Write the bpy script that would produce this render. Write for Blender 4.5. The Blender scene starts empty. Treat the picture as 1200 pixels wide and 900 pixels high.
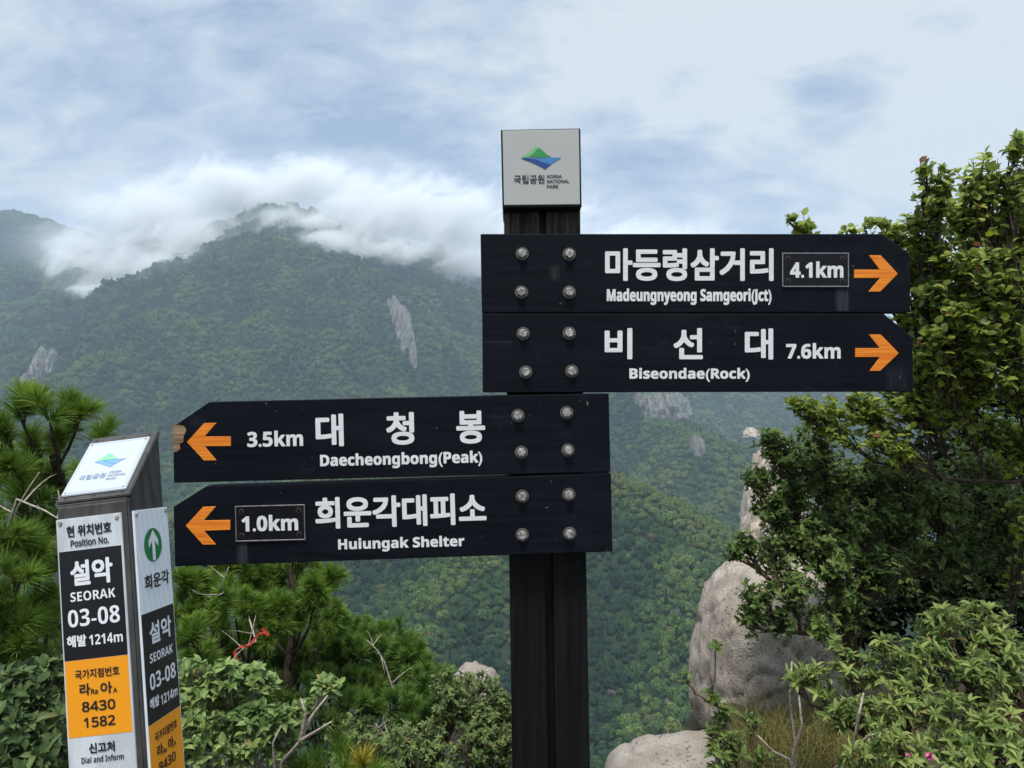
import bpy, bmesh, math, random
import numpy as np
from mathutils import Vector, Matrix, noise as mnoise

random.seed(7)
RNG = np.random.default_rng(7)
SC = bpy.context.scene
COL = SC.collection
R = math.radians

# ------------------------------------------------------------------ camera, sky, sun, exposure
F = 873.0                       # focal length in photograph pixels (1200 wide)
EYE = 1.55
cam_data = bpy.data.cameras.new('camera')
cam_data.sensor_width = 36.0
cam_data.lens = F / 1200.0 * 36.0
cam_data.clip_start = 0.05
cam_data.clip_end = 30000.0
cam = bpy.data.objects.new('camera', cam_data)
COL.objects.link(cam)
cam.location = (0, 0, EYE)
cam.rotation_euler = (R(90), 0, 0)
SC.camera = cam

SUN_DIR = Vector((-0.09, -0.34, 0.92)).normalized()
SUN_EL = math.asin(SUN_DIR.z)
SUN_ROT = math.atan2(SUN_DIR.x, SUN_DIR.y)
sun_data = bpy.data.lights.new('sun', 'SUN')
sun_data.energy = 3.9
sun_data.angle = R(12)
sun_data.color = (1.0, 0.965, 0.90)
sun = bpy.data.objects.new('sun', sun_data)
COL.objects.link(sun)
sun.location = (-20, 5, 40)
sun.rotation_euler = SUN_DIR.to_track_quat('Z', 'Y').to_euler()

SC.view_settings.view_transform = 'Standard'
SC.view_settings.look = 'None'
SC.view_settings.exposure = 0.17
SC.view_settings.gamma = 1.0
SC.view_settings.use_curve_mapping = False
SC.render.engine = 'CYCLES'
SC.cycles.use_denoising = True
SC.cycles.denoiser = 'OPENIMAGEDENOISE'
SC.cycles.max_bounces = 8
SC.cycles.diffuse_bounces = 3
SC.cycles.glossy_bounces = 2
SC.cycles.transmission_bounces = 3
SC.cycles.volume_bounces = 4
SC.cycles.transparent_max_bounces = 8
SC.cycles.volume_step_rate = 0.4
SC.cycles.volume_max_steps = 160


class NT:
    """small helper to wire shader nodes"""
    def __init__(self, tree):
        self.t = tree
        tree.nodes.clear()

    def n(self, typ, **kw):
        nd = self.t.nodes.new(typ)
        for k, v in kw.items():
            if k.startswith('i_'):
                key = k[2:].replace('_', ' ')
                nd.inputs[key].default_value = v
            else:
                setattr(nd, k, v)
        return nd

    def l(self, a, b):
        self.t.links.new(a, b)

    def put(self, val, sock):
        if hasattr(val, 'links'):
            self.l(val, sock)
        else:
            sock.default_value = val

    def math(self, op, a, b=0.0, c=None, clamp=False):
        nd = self.n('ShaderNodeMath', operation=op, use_clamp=clamp)
        self.put(a, nd.inputs[0]); self.put(b, nd.inputs[1])
        if c is not None: self.put(c, nd.inputs[2])
        return nd.outputs[0]

    def vmath(self, op, a, b=(0, 0, 0)):
        nd = self.n('ShaderNodeVectorMath', operation=op)
        self.put(a, nd.inputs[0]); self.put(b, nd.inputs[1])
        return nd.outputs['Value'] if op in ('LENGTH', 'DOT_PRODUCT') else nd.outputs[0]

    def mix(self, f, a, b):
        nd = self.n('ShaderNodeMix', data_type='RGBA')
        self.put(f, nd.inputs[0]); self.put(a, nd.inputs[6]); self.put(b, nd.inputs[7])
        return nd.outputs[2]

    def noise(self, vec, scale, detail=4, rough=0.55, dist=0.0, lac=2.0):
        nd = self.n('ShaderNodeTexNoise')
        if vec is not None: self.l(vec, nd.inputs['Vector'])
        nd.inputs['Scale'].default_value = scale; nd.inputs['Detail'].default_value = detail
        nd.inputs['Roughness'].default_value = rough; nd.inputs['Distortion'].default_value = dist
        nd.inputs['Lacunarity'].default_value = lac
        return nd.outputs[0]

    def step(self, x, lo, hi, a=0.0, b=1.0, smooth=True):
        nd = self.n('ShaderNodeMapRange', interpolation_type='SMOOTHSTEP' if smooth else 'LINEAR')
        self.put(x, nd.inputs[0])
        for i, v in enumerate((lo, hi, a, b)): self.put(v, nd.inputs[1 + i])
        return nd.outputs[0]

    def map(self, vec, scale=(1, 1, 1), loc=(0, 0, 0), rot=(0, 0, 0)):
        nd = self.n('ShaderNodeMapping')
        self.l(vec, nd.inputs[0]); nd.inputs[1].default_value = loc
        nd.inputs[2].default_value = rot; nd.inputs[3].default_value = scale
        return nd.outputs[0]


def px_dir(px, py):
    return Vector(((px - 600) / F, 1.0, (450 - py) / F)).normalized()


world = bpy.data.worlds.new('World')
SC.world = world
world.use_nodes = True
w = NT(world.node_tree)
out = w.n('ShaderNodeOutputWorld')
bg = w.n('ShaderNodeBackground')
bg.inputs['Strength'].default_value = 0.1
w.l(bg.outputs[0], out.inputs[0])
sky = w.n('ShaderNodeTexSky', sky_type='NISHITA')
sky.sun_disc = False
sky.sun_elevation = SUN_EL
sky.sun_rotation = SUN_ROT
sky.altitude = 1214
sky.air_density = 1.0
sky.dust_density = 1.0
tc = w.n('ShaderNodeTexCoord')
d = tc.outputs['Generated']
sep = w.n('ShaderNodeSeparateXYZ'); w.l(d, sep.inputs[0])
zz = w.math('MAXIMUM', w.math('ADD', sep.outputs[2], 0.42), 0.05)
comb = w.n('ShaderNodeCombineXYZ')
w.l(w.math('DIVIDE', sep.outputs[0], zz), comb.inputs[0])
w.l(w.math('DIVIDE', sep.outputs[1], zz), comb.inputs[1])
plane = comb.outputs[0]
# streaks run from lower left to upper right
st = w.map(plane, scale=(1.0, 1.9, 1), rot=(0, 0, R(24)))
n1 = w.noise(st, 1.7, 8, 0.56, 0.5)
n2 = w.noise(w.map(plane, scale=(1.1, 1.6, 1), loc=(3.1, 1.7, 0.4), rot=(0, 0, R(15))), 3.6, 9, 0.58, 0.5)
n3 = w.noise(w.map(d, scale=(1, 1, 2.2), loc=(5, 2, 1)), 2.0, 4, 0.5, 0.3)


def lobe(px, py, a_in, a_out):
    v = px_dir(px, py)
    dt = w.vmath('DOT_PRODUCT', d, tuple(v))
    return w.step(dt, math.cos(R(a_out)), math.cos(R(a_in)))


# how white the cloud deck is in each part of the sky
n4 = w.noise(w.map(plane, scale=(1.0, 1.5, 1), loc=(1.3, 4.2, 0.9), rot=(0, 0, R(30))), 9.0, 8, 0.60, 0.4)
base = w.math('MULTIPLY_ADD', n1, 1.05, -0.14)
base = w.math('MULTIPLY_ADD', n2, 1.0, w.math('SUBTRACT', base, 0.46))
base = w.math('MULTIPLY_ADD', n4, 0.95, w.math('SUBTRACT', base, 0.44))
for (x, y, ai, ao, g) in ((1040, 90, 2, 26, .33), (1120, 200, 1, 11, .10), (720, -40, 2, 18, .10), (60, 170, 2, 18, .10),
                          (430, 150, 1, 13, -.14), (840, 235, 1, 12, -.22), (985, 122, 0.4, 4.2, -.30), (300, 30, 1, 14, -.06)):
    base = w.math('MULTIPLY_ADD', lobe(x, y, ai, ao), g, base)
white = w.step(base, 0.20, 0.77, smooth=False)
CL_DARK = (2.9, 3.9, 5.6, 1)
CL_MID = (4.4, 5.25, 6.5, 1)
CL_WHITE = (6.7, 7.05, 7.5, 1)
ccol = w.mix(w.step(white, 0.0, 0.5, smooth=False), CL_DARK, CL_MID)
ccol = w.mix(w.step(white, 0.45, 1.0, smooth=False), ccol, CL_WHITE)
cover = w.step(w.math('ADD', white, w.math('MULTIPLY', n3, 0.5)), 0.05, 0.5)
cover = w.math('MULTIPLY_ADD', cover, 0.32, 0.66)
skyc = w.mix(cover, sky.outputs[0], ccol)
# the thin cloud overhead, out of the picture, glows brighter than the sky near the horizon
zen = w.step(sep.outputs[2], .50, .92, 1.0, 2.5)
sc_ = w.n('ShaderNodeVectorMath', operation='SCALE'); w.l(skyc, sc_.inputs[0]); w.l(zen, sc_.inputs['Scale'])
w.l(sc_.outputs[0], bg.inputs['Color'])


# ------------------------------------------------------------------ generic helpers
def at(px, py, Y):
    return np.array([(px - 600) / F * Y, Y, EYE + (450 - py) / F * Y])


def mat(name):
    m = bpy.data.materials.new(name)
    m.use_nodes = True
    t = NT(m.node_tree)
    o = t.n('ShaderNodeOutputMaterial')
    return m, t, o


def principled(t, o, color=(.5, .5, .5, 1), rough=.6, metal=0.0, spec=.5, bump=None, bump_d=.002, bump_s=.5):
    p = t.n('ShaderNodeBsdfPrincipled')
    t.put(color, p.inputs['Base Color']); t.put(rough, p.inputs['Roughness'])
    p.inputs['Metallic'].default_value = metal
    p.inputs['Specular IOR Level'].default_value = spec
    if bump is not None:
        b = t.n('ShaderNodeBump'); b.inputs['Strength'].default_value = bump_s; b.inputs['Distance'].default_value = bump_d
        t.l(bump, b.inputs['Height']); t.l(b.outputs[0], p.inputs['Normal'])
    t.l(p.outputs[0], o.inputs['Surface'])
    return p


def tag(o, label=None, cat=None, group=None, kind=None):
    if label: o['label'] = label
    if cat: o['category'] = cat
    if group: o['group'] = group
    if kind: o['kind'] = kind
    return o


def thing(name, loc, label, cat, group=None):
    o = bpy.data.objects.new(name, None)
    o.empty_display_size = 0.1
    COL.objects.link(o)
    o.location = Vector(loc)
    return tag(o, label, cat, group)


def make(name, V, Fc, mats, parent=None, origin=(0, 0, 0), smooth=False, mi=None, attr=None):
    """link one mesh object; V are world coordinates, origin is the thing's base"""
    me = bpy.data.meshes.new(name)
    V = np.asarray(V, float).reshape(-1, 3) - np.asarray(origin, float)
    if isinstance(Fc, tuple):          # (loop_vertex_index, loop_total)
        li, lt = Fc
        me.vertices.add(len(V)); me.vertices.foreach_set('co', V.astype(np.float32).ravel())
        me.loops.add(len(li)); me.loops.foreach_set('vertex_index', np.asarray(li, np.int32))
        me.polygons.add(len(lt))
        ls = np.concatenate([[0], np.cumsum(lt)[:-1]]).astype(np.int32)
        me.polygons.foreach_set('loop_start', ls)
        me.update(calc_edges=True)
    else:
        me.from_pydata([tuple(v) for v in V], [], [tuple(f) for f in Fc])
        me.update()
    for m in (mats if isinstance(mats, (list, tuple)) else [mats]):
        me.materials.append(m)
    if mi is not None:
        me.polygons.foreach_set('material_index', np.asarray(mi, np.int32))
    if smooth:
        me.polygons.foreach_set('use_smooth', np.ones(len(me.polygons), bool))
    if attr is not None:
        for k, v in attr.items():
            a = me.attributes.new(k, 'FLOAT', 'POINT')
            a.data.foreach_set('value', np.asarray(v, np.float32))
    me.validate()
    o = bpy.data.objects.new(name, me)
    COL.objects.link(o)
    if parent is not None:
        o.parent = parent
    else:
        o.location = Vector(origin)
    return o


def from_bm(bm):
    bm.verts.ensure_lookup_table(); bm.faces.ensure_lookup_table()
    V = [tuple(v.co) for v in bm.verts]
    Fc = [[v.index for v in f.verts] for f in bm.faces]
    bm.free()
    return V, Fc


def prism_bm(poly, y0, y1, bevel=.002, seg=2):
    """poly: (x,z) outline, front at y0 (towards camera) and back at y1"""
    bm = bmesh.new()
    a = [bm.verts.new((x, y0, z)) for x, z in poly]
    b = [bm.verts.new((x, y1, z)) for x, z in poly]
    n = len(poly)
    bm.faces.new(a); bm.faces.new(b[::-1])
    for i in range(n):
        bm.faces.new((a[i], b[i], b[(i + 1) % n], a[(i + 1) % n]))
    bmesh.ops.recalc_face_normals(bm, faces=bm.faces)
    if bevel:
        bmesh.ops.bevel(bm, geom=list(bm.edges), offset=bevel, segments=seg, affect='EDGES', profile=.6)
    bm.verts.index_update()
    return bm


class MB:
    """collects vertices and faces of one mesh with material slots"""
    def __init__(self): self.V, self.F, self.M = [], [], []

    def add(self, V, Fc, m=0):
        k = len(self.V)
        self.V += [tuple(v) for v in V]
        self.F += [tuple(i + k for i in f) for f in Fc]
        self.M += [m] * len(Fc)
        return self

    def bm(self, bm, m=0):
        return self.add(*from_bm(bm), m)

    def build(self, name, mats, parent=None, origin=(0, 0, 0), smooth=False):
        return make(name, self.V, self.F, mats, parent, origin, smooth, self.M)


# ---- lettering -----------------------------------------------------------------------------
def bold(s, reg=False):
    A, a, n = (0x1D5A0, 0x1D5BA, 0x1D7E2) if reg else (0x1D5D4, 0x1D5EE, 0x1D7EC)
    o = ''
    for ch in s:
        if 'A' <= ch <= 'Z': o += chr(A + ord(ch) - 65)
        elif 'a' <= ch <= 'z': o += chr(a + ord(ch) - 97)
        elif '0' <= ch <= '9': o += chr(n + ord(ch) - 48)
        else: o += ch
    return o


_GL = {}


def glyphs(s):
    if s in _GL: return _GL[s]
    c = bpy.data.curves.new('lettering', 'FONT')
    c.body = s; c.size = 1.0; c.resolution_u = 4
    o = bpy.data.objects.new('lettering', c)
    COL.objects.link(o)
    dg = bpy.context.evaluated_depsgraph_get()
    me = bpy.data.meshes.new_from_object(o.evaluated_get(dg))
    V = np.array([v.co[:] for v in me.vertices]).reshape(-1, 3)
    Fc = [tuple(p.vertices) for p in me.polygons]
    bpy.data.objects.remove(o); bpy.data.curves.remove(c); bpy.data.meshes.remove(me)
    _GL[s] = (V, Fc)
    return V, Fc


def text_uv(s, w_, h_, weight=0.0):
    """lettering fitted to a w x h box centred on the origin; weight = stroke growth as a share of the height.
    returns (u, v, layer) vertices and faces"""
    V, Fc = glyphs(s)
    lo, hi = V[:, :2].min(0), V[:, :2].max(0)
    wt = weight * h_
    sx, sy = (w_ - 2 * wt) / (hi[0] - lo[0]), (h_ - 2 * wt) / (hi[1] - lo[1])
    P = np.zeros_like(V)
    P[:, 0] = (V[:, 0] - (lo[0] + hi[0]) / 2) * sx
    P[:, 1] = (V[:, 1] - (lo[1] + hi[1]) / 2) * sy
    VV, FF = [], []
    shifts = [(0, 0)]
    if weight:
        for k in range(8):
            a = k * math.pi / 4
            g = 1.18 if k % 2 else 1.0
            shifts.append((wt * g * math.cos(a), wt * g * math.sin(a)))
    for k, (dx, dy) in enumerate(shifts):
        q = P.copy(); q[:, 0] += dx; q[:, 1] += dy; q[:, 2] = k
        b = len(VV) * len(P)
        VV.append(q); FF += [tuple(i + b for i in f) for f in Fc]
    return np.concatenate(VV), FF


# ------------------------------------------------------------------ terrain
def _hash(ix, iy, seed):
    n = (ix.astype(np.int64) * 374761393 + iy.astype(np.int64) * 668265263 + seed * 974634777) & 0xFFFFFFFF
    n = ((n ^ (n >> 13)) * 1274126177) & 0xFFFFFFFF
    n = n ^ (n >> 16)
    return (n & 0xFFFF) / 65535.0


def vnoise(x, y, seed=0):
    ix, iy = np.floor(x), np.floor(y)
    fx, fy = x - ix, y - iy
    fx = fx * fx * fx * (fx * (fx * 6 - 15) + 10); fy = fy * fy * fy * (fy * (fy * 6 - 15) + 10)
    ix = ix.astype(np.int64); iy = iy.astype(np.int64)
    a, b = _hash(ix, iy, seed), _hash(ix + 1, iy, seed)
    c, e = _hash(ix, iy + 1, seed), _hash(ix + 1, iy + 1, seed)
    return (a + (b - a) * fx) * (1 - fy) + (c + (e - c) * fx) * fy


def fbm(x, y, seed=0, octs=4):
    s = 0; amp = .5
    for k in range(octs):
        s = s + amp * vnoise(x * 2 ** k + 17.3 * k, y * 2 ** k + 9.1 * k, seed + k); amp *= .5
    return s


def ridge_n(x, y, seed=0, octs=3):
    s = 0; amp = .5
    for k in range(octs):
        s = s + amp * (1 - np.abs(2 * vnoise(x * 2 ** k + 3.7 * k, y * 2 ** k + 5.1 * k, seed + k) - 1)); amp *= .5
    return s


def rp(*pts): return np.array([at(*p) for p in pts])


# (polyline of crest points as pixel x, pixel y, distance), side slope, roundness of the crest
RIDGES = [
    (rp((-900, 250, 4300), (-300, 240, 4300), (0, 248, 4200), (50, 256, 4100), (170, 300, 3900), (300, 330, 3900)), .62, 60),
    (rp((-500, 340, 3400), (-100, 318, 3300), (60, 305, 3000), (200, 280, 2820), (290, 258, 2740), (350, 243, 2700), (400, 262, 2720),
        (480, 285, 2740), (570, 335, 2800), (700, 395, 2850), (900, 442, 2900), (1100, 440, 3000), (1500, 420, 3300)), .66, 40),
    (rp((350, 250, 2680), (290, 330, 2350), (200, 392, 2050), (120, 425, 1800), (50, 448, 1600), (-150, 530, 1350)), .62, 25),
    (rp((470, 288, 2700), (478, 345, 2350), (468, 392, 2100), (400, 440, 1850), (320, 490, 1620), (250, 570, 1350)), .62, 22),
    (rp((560, 335, 2780), (600, 400, 2300), (650, 440, 2000), (760, 470, 1750), (815, 520, 1500), (900, 575, 1300)), .60, 25),
    (rp((1100, 445, 2950), (1000, 480, 2300), (930, 530, 1800), (900, 590, 1500)), .62, 25),
    (rp((-100, 640, 1000), (200, 610, 900), (450, 560, 850), (620, 535, 830), (735, 568, 790), (800, 603, 750), (860, 645, 715), (960, 740, 640)), .60, 14),
    (rp((620, 535, 830), (560, 640, 660), (500, 735, 560), (470, 860, 460)), .55, 12),
    (rp((800, 603, 750), (790, 700, 610), (770, 800, 520), (740, 900, 440)), .52, 12),
]


def seg_h(x, y, P, k, soft):
    best = np.full(x.shape, -1e9)
    for a, b in zip(P[:-1], P[1:]):
        dx, dy = b[0] - a[0], b[1] - a[1]
        L2 = dx * dx + dy * dy
        t = np.clip(((x - a[0]) * dx + (y - a[1]) * dy) / L2, 0, 1)
        dist = np.hypot(x - (a[0] + t * dx), y - (a[1] + t * dy))
        best = np.maximum(best, a[2] + (b[2] - a[2]) * t - k * (np.sqrt(dist * dist + soft * soft) - soft))
    return best


def sstep(x, a, b):
    t = np.clip((x - a) / (b - a), 0, 1)
    return t * t * (3 - 2 * t)


def softplus(u, s): return np.where(u > 20 * s, u, s * np.log1p(np.exp(np.clip(u / s, -30, 30))))


def H_near(x, y):
    rgt = sstep(x, .80, 1.35)
    edge = 2.5 + 2.4 * rgt
    z = -.95 * softplus(y - edge, .22) - .07 * np.clip(y - 1.2, 0, 6) * rgt
    bump = (fbm(x * 1.7, y * 1.7, 51, 4) - .47) * .10 * sstep(np.hypot(x, y - 1.0), .6, 2.0)
    far = np.maximum(np.hypot(x, y) - 40, 0)
    return z + bump + .25 * far * (y > 0)


def H(x, y):
    x = np.asarray(x, float); y = np.asarray(y, float)
    r = np.hypot(x, y)
    h = np.full(x.shape, -430.0)
    for P, k, s in RIDGES:
        h = np.maximum(h, seg_h(x, y, P, k, s))
    wgt = sstep(r, 250, 700)
    amp = np.clip(r * .024, 4, 58) * (1 - .72 * sstep(r, 3100, 3900))
    g = (ridge_n(x / 420 + 3, y / 420 + 7, 11, 4) - .62) * amp * 2.6
    g = g + (ridge_n(x / 170 + 1, y / 170 + 2, 31, 3) - .62) * amp * 1.15
    g = g + (fbm(x / 60, y / 60, 23, 3) - .44) * amp * .45
    h = h + g * wgt
    near = H_near(x, y)
    near = np.where(r > 400, -1e6, near)
    d_ = near - h
    return np.where(r < 120, near, np.maximum(near, h))


def Hs(x, y): return float(H(np.array([x]), np.array([y]))[0])


def hit(px, py, r0=150., r1=5200.):
    Y = np.concatenate([np.arange(r0, 1200, 2.), np.arange(1200, r1, 5.)])
    X = (px - 600) / F * Y; Z = EYE + (450 - py) / F * Y
    hh = H(X, Y)
    k = np.argmax(hh >= Z)
    if hh[k] < Z[k]: k = len(Y) // 2
    return np.array([X[k], Y[k], hh[k]])


az = np.radians(np.concatenate([np.arange(-180, -48, 3.0), np.arange(-48, 48, .14), np.arange(48, 180, 3.0)]))
rad = np.concatenate([np.linspace(.25, 6, 60), np.geomspace(6.2, 120, 60), np.geomspace(123, 9500, 330)])
AZ, RD = np.meshgrid(az, rad)
TX, TY = RD * np.sin(AZ), RD * np.cos(AZ)
TZ = H(TX, TY)
na, nr = len(az), len(rad)
V = np.stack([TX, TY, TZ], -1).reshape(-1, 3)
V = np.concatenate([V, [[0, 0, Hs(0, 0)]]])
i = np.arange(nr - 1)[:, None] * na + np.arange(na)[None]
j = np.arange(nr - 1)[:, None] * na + (np.arange(na)[None] + 1) % na
quads = np.stack([i, i + na, j + na, j], -1).reshape(-1, 4)
quads = quads[:, ::-1]
tri = np.stack([np.full(na, len(V) - 1), np.arange(na), (np.arange(na) + 1) % na], -1)[:, ::-1]
li = np.concatenate([quads.ravel(), tri.ravel()])
lt = np.concatenate([np.full(len(quads), 4), np.full(len(tri), 3)])

M_ground, t, o = mat('forest_floor')
geo = t.n('ShaderNodeNewGeometry')
pos = geo.outputs['Position']
na_ = t.noise(pos, 3.0, 8, .6)
nb_ = t.noise(pos, .012, 5, .55)
nc_ = t.noise(pos, .12, 6, .65)
dirt = t.mix(na_, (.030, .024, .016, 1), (.12, .095, .062, 1))
wood = t.mix(nc_, (.010, .020, .009, 1), (.028, .046, .018, 1))
wood = t.mix(t.step(nb_, .5, .75), wood, (.045, .066, .024, 1))
dist = t.vmath('LENGTH', pos)
gcol = t.mix(t.step(dist, 8, 60), dirt, wood)
principled(t, o, gcol, .95, spec=.1, bump=na_, bump_d=.03, bump_s=.6)
ground = make('ground', V, (li, lt), M_ground, smooth=True)
if ground.data.polygons[len(quads) // 2].normal.z < 0:
    ground.data.flip_normals()
tag(ground, 'steep wooded mountain terrain falling from the trail into the valley', 'ground', kind='structure')

# ------------------------------------------------------------------ forest on the far slopes (one mass)
def ico(sub):
    bm = bmesh.new(); bmesh.ops.create_icosphere(bm, subdivisions=sub, radius=1)
    V, Fc = from_bm_np(bm)
    return V, Fc


def from_bm_np(bm):
    bm.verts.index_update()
    V = np.array([v.co[:] for v in bm.verts]); Fc = [tuple(v.index for v in f.verts) for f in bm.faces]
    bm.free()
    return V, Fc


def foliage_mat(name, dark, light, odd=None, odd_at=.96, rnd=0.0, rough=.5, trans=.35, gloss=.10, back=1.25, tone=None):
    """leaves: diffuse + translucent + a little gloss; colour by the leaf's own 'tint'"""
    m, t, o = mat(name)
    a = t.n('ShaderNodeAttribute', attribute_name='tint')
    v = a.outputs['Fac']
    if rnd:
        oi = t.n('ShaderNodeObjectInfo')
        v = t.math('ADD', t.math('MULTIPLY', v, 1 - rnd), t.math('MULTIPLY', oi.outputs['Random'], rnd))
    c = t.mix(v, dark, light)
    if tone:
        geo = t.n('ShaderNodeNewGeometry')
        nz = t.noise(geo.outputs['Position'], tone[0], 3, .55)
        c = t.mix(t.step(nz, tone[1], tone[2]), c, tone[3])
    if odd:
        key = oi.outputs['Random'] if rnd else a.outputs['Fac']
        c = t.mix(t.math('GREATER_THAN', key, odd_at), c, odd)
    if back != 1.0:
        geo2 = t.n('ShaderNodeNewGeometry')
        hb = t.n('ShaderNodeHueSaturation'); hb.inputs['Saturation'].default_value = .8; hb.inputs['Value'].default_value = back
        t.l(c, hb.inputs['Color'])
        c = t.mix(geo2.outputs['Backfacing'], c, hb.outputs[0])
    df = t.n('ShaderNodeBsdfDiffuse'); t.l(c, df.inputs['Color'])
    tr = t.n('ShaderNodeBsdfTranslucent')
    h2 = t.n('ShaderNodeHueSaturation'); h2.inputs['Hue'].default_value = .488; h2.inputs['Saturation'].default_value = 1.1; h2.inputs['Value'].default_value = 1.35
    t.l(c, h2.inputs['Color']); t.l(h2.outputs[0], tr.inputs['Color'])
    mx = t.n('ShaderNodeMixShader'); mx.inputs[0].default_value = trans
    t.l(df.outputs[0], mx.inputs[1]); t.l(tr.outputs[0], mx.inputs[2])
    gl = t.n('ShaderNodeBsdfGlossy'); gl.inputs['Roughness'].default_value = rough
    gl.inputs['Color'].default_value = (.9, .95, .9, 1)
    fr = t.n('ShaderNodeFresnel'); fr.inputs['IOR'].default_value = 1.4
    mx2 = t.n('ShaderNodeMixShader'); t.l(t.math('MULTIPLY', t.math('MINIMUM', fr.outputs[0], .22), gloss * 5), mx2.inputs[0])
    t.l(mx.outputs[0], mx2.inputs[1]); t.l(gl.outputs[0], mx2.inputs[2])
    t.l(mx2.outputs[0], o.inputs['Surface'])
    return m


def canopy_mat(name, cols, trans=.2):
    m, t, o = mat(name)
    a = t.n('ShaderNodeAttribute', attribute_name='tint')
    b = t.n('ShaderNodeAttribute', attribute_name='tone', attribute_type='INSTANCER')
    cr = t.n('ShaderNodeValToRGB')
    el = cr.color_ramp.elements
    while len(el) < len(cols): el.new(.5)
    for e_, (p_, c_) in zip(el, cols): e_.position = p_; e_.color = (*c_, 1)
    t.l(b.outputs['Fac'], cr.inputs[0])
    hs = t.n('ShaderNodeHueSaturation'); t.l(cr.outputs[0], hs.inputs['Color'])
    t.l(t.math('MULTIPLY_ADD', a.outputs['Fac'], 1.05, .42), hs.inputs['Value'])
    df = t.n('ShaderNodeBsdfDiffuse'); t.l(hs.outputs[0], df.inputs['Color'])
    tr = t.n('ShaderNodeBsdfTranslucent'); t.l(hs.outputs[0], tr.inputs['Color'])
    mx = t.n('ShaderNodeMixShader'); mx.inputs[0].default_value = trans
    t.l(df.outputs[0], mx.inputs[1]); t.l(tr.outputs[0], mx.inputs[2]); t.l(mx.outputs[0], o.inputs['Surface'])
    return m


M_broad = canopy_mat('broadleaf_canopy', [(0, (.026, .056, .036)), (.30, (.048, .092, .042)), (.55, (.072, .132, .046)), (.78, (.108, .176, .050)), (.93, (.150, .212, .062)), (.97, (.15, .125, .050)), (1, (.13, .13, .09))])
M_conif = foliage_mat('conifer_canopy', (.012, .030, .014, 1), (.030, .060, .024, 1), None, rnd=.5, trans=.10, gloss=.02, back=1.0)
M_deadt = foliage_mat('dead_canopy', (.10, .09, .075, 1), (.22, .20, .17, 1), None, rnd=.3, trans=.1, gloss=.0, back=1.0)


def cards(P, N, s, rng, squash=1.0):
    """small leaf-clump quads at P facing roughly N"""
    n = len(P)
    N = N + rng.normal(0, .55, (n, 3)); N /= np.linalg.norm(N, axis=1)[:, None] + 1e-9
    up = rng.normal(0, 1, (n, 3))
    T = np.cross(N, up); T /= np.linalg.norm(T, axis=1)[:, None] + 1e-9
    B = np.cross(N, T)
    sz = (s * rng.uniform(.6, 1.3, n))[:, None]
    q = np.stack([P - T * sz, P - B * sz * .6 * squash, P + T * sz, P + B * sz * .6 * squash], 1)
    return q.reshape(-1, 3)


def crown_mesh(name, seed, kind):
    rng = np.random.default_rng(seed)
    P, N, core = [], [], []
    coreF = []
    iV, iF = ico(2)
    if kind == 'broad' or kind == 'dead':
        nl = 9
        lobes = []
        for k in range(nl):
            a = rng.uniform(0, 2 * math.pi); rr = math.sqrt(rng.uniform(0, 1)) * .62
            zz_ = .62 * math.sqrt(max(0, 1 - (rr / .8) ** 2)) + rng.uniform(-.15, .12)
            lobes.append((np.array([rr * math.cos(a), rr * math.sin(a), zz_]), rng.uniform(.28, .48)))
        for c, r_ in lobes:
            n = int(120 * (r_ / .38) ** 2)
            dd = rng.normal(0, 1, (n, 3)); dd[:, 2] = np.abs(dd[:, 2]) * 1.1 - .25
            dd /= np.linalg.norm(dd, axis=1)[:, None]
            P.append(c + dd * r_ * rng.uniform(.82, 1.1, (n, 1))); N.append(dd + [0, 0, .35])
            coreF += [tuple(i_ + len(core) * len(iV) for i_ in f) for f in iF]
            core.append(c + iV * r_ * .72)
        s = .115
        if kind == 'dead': core, coreF = [], []
        # skirt
        coreF += [tuple(i_ + len(core) * len(iV) for i_ in f) for f in iF] if kind == 'broad' else []
        if kind == 'broad': core.append(iV * [.72, .72, .6])
    else:
        hgt = 2.6
        for k in range(13):
            z0 = .25 + hgt * (k / 13.0) ; rr = .62 * (1 - k / 13.5) ** .85
            n = int(18 + 46 * rr / .6)
            a = rng.uniform(0, 2 * math.pi, n)
            q = np.sqrt(rng.uniform(.25, 1, n)) * rr * rng.uniform(.75, 1.2, n)
            P.append(np.stack([q * np.cos(a), q * np.sin(a), z0 - q * .35 + rng.uniform(-.07, .07, n)], 1))
            N.append(np.stack([np.cos(a) * .7, np.sin(a) * .7, np.full(n, .8)], 1))
        nseg = 8
        cV = [(.46 * math.cos(6.283 * k / nseg), .46 * math.sin(6.283 * k / nseg), .1) for k in range(nseg)] + [(0, 0, hgt * .92)]
        core = [np.array(cV)]
        coreF = [(k, (k + 1) % nseg, nseg) for k in range(nseg)]
        s = .11
    P = np.concatenate(P); N = np.concatenate(N)
    q = cards(P, N, s, rng)
    cv = np.concatenate(core) if core else np.zeros((0, 3))
    V = np.concatenate([cv, q])
    k = len(cv)
    Fc = coreF + [tuple(range(k + 4 * i_, k + 4 * i_ + 4)) for i_ in range(len(P))]
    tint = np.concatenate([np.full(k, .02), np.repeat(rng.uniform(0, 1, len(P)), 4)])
    me = bpy.data.meshes.new(name)
    me.from_pydata([tuple(v) for v in V], [], Fc)
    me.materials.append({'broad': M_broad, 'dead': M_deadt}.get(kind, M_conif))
    a = me.attributes.new('tint', 'FLOAT', 'POINT'); a.data.foreach_set('value', tint.astype(np.float32))
    me.polygons.foreach_set('use_smooth', np.ones(len(me.polygons), bool))
    me.update()
    return bpy.data.objects.new(name, me)      # source only: never linked to the scene itself


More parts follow.
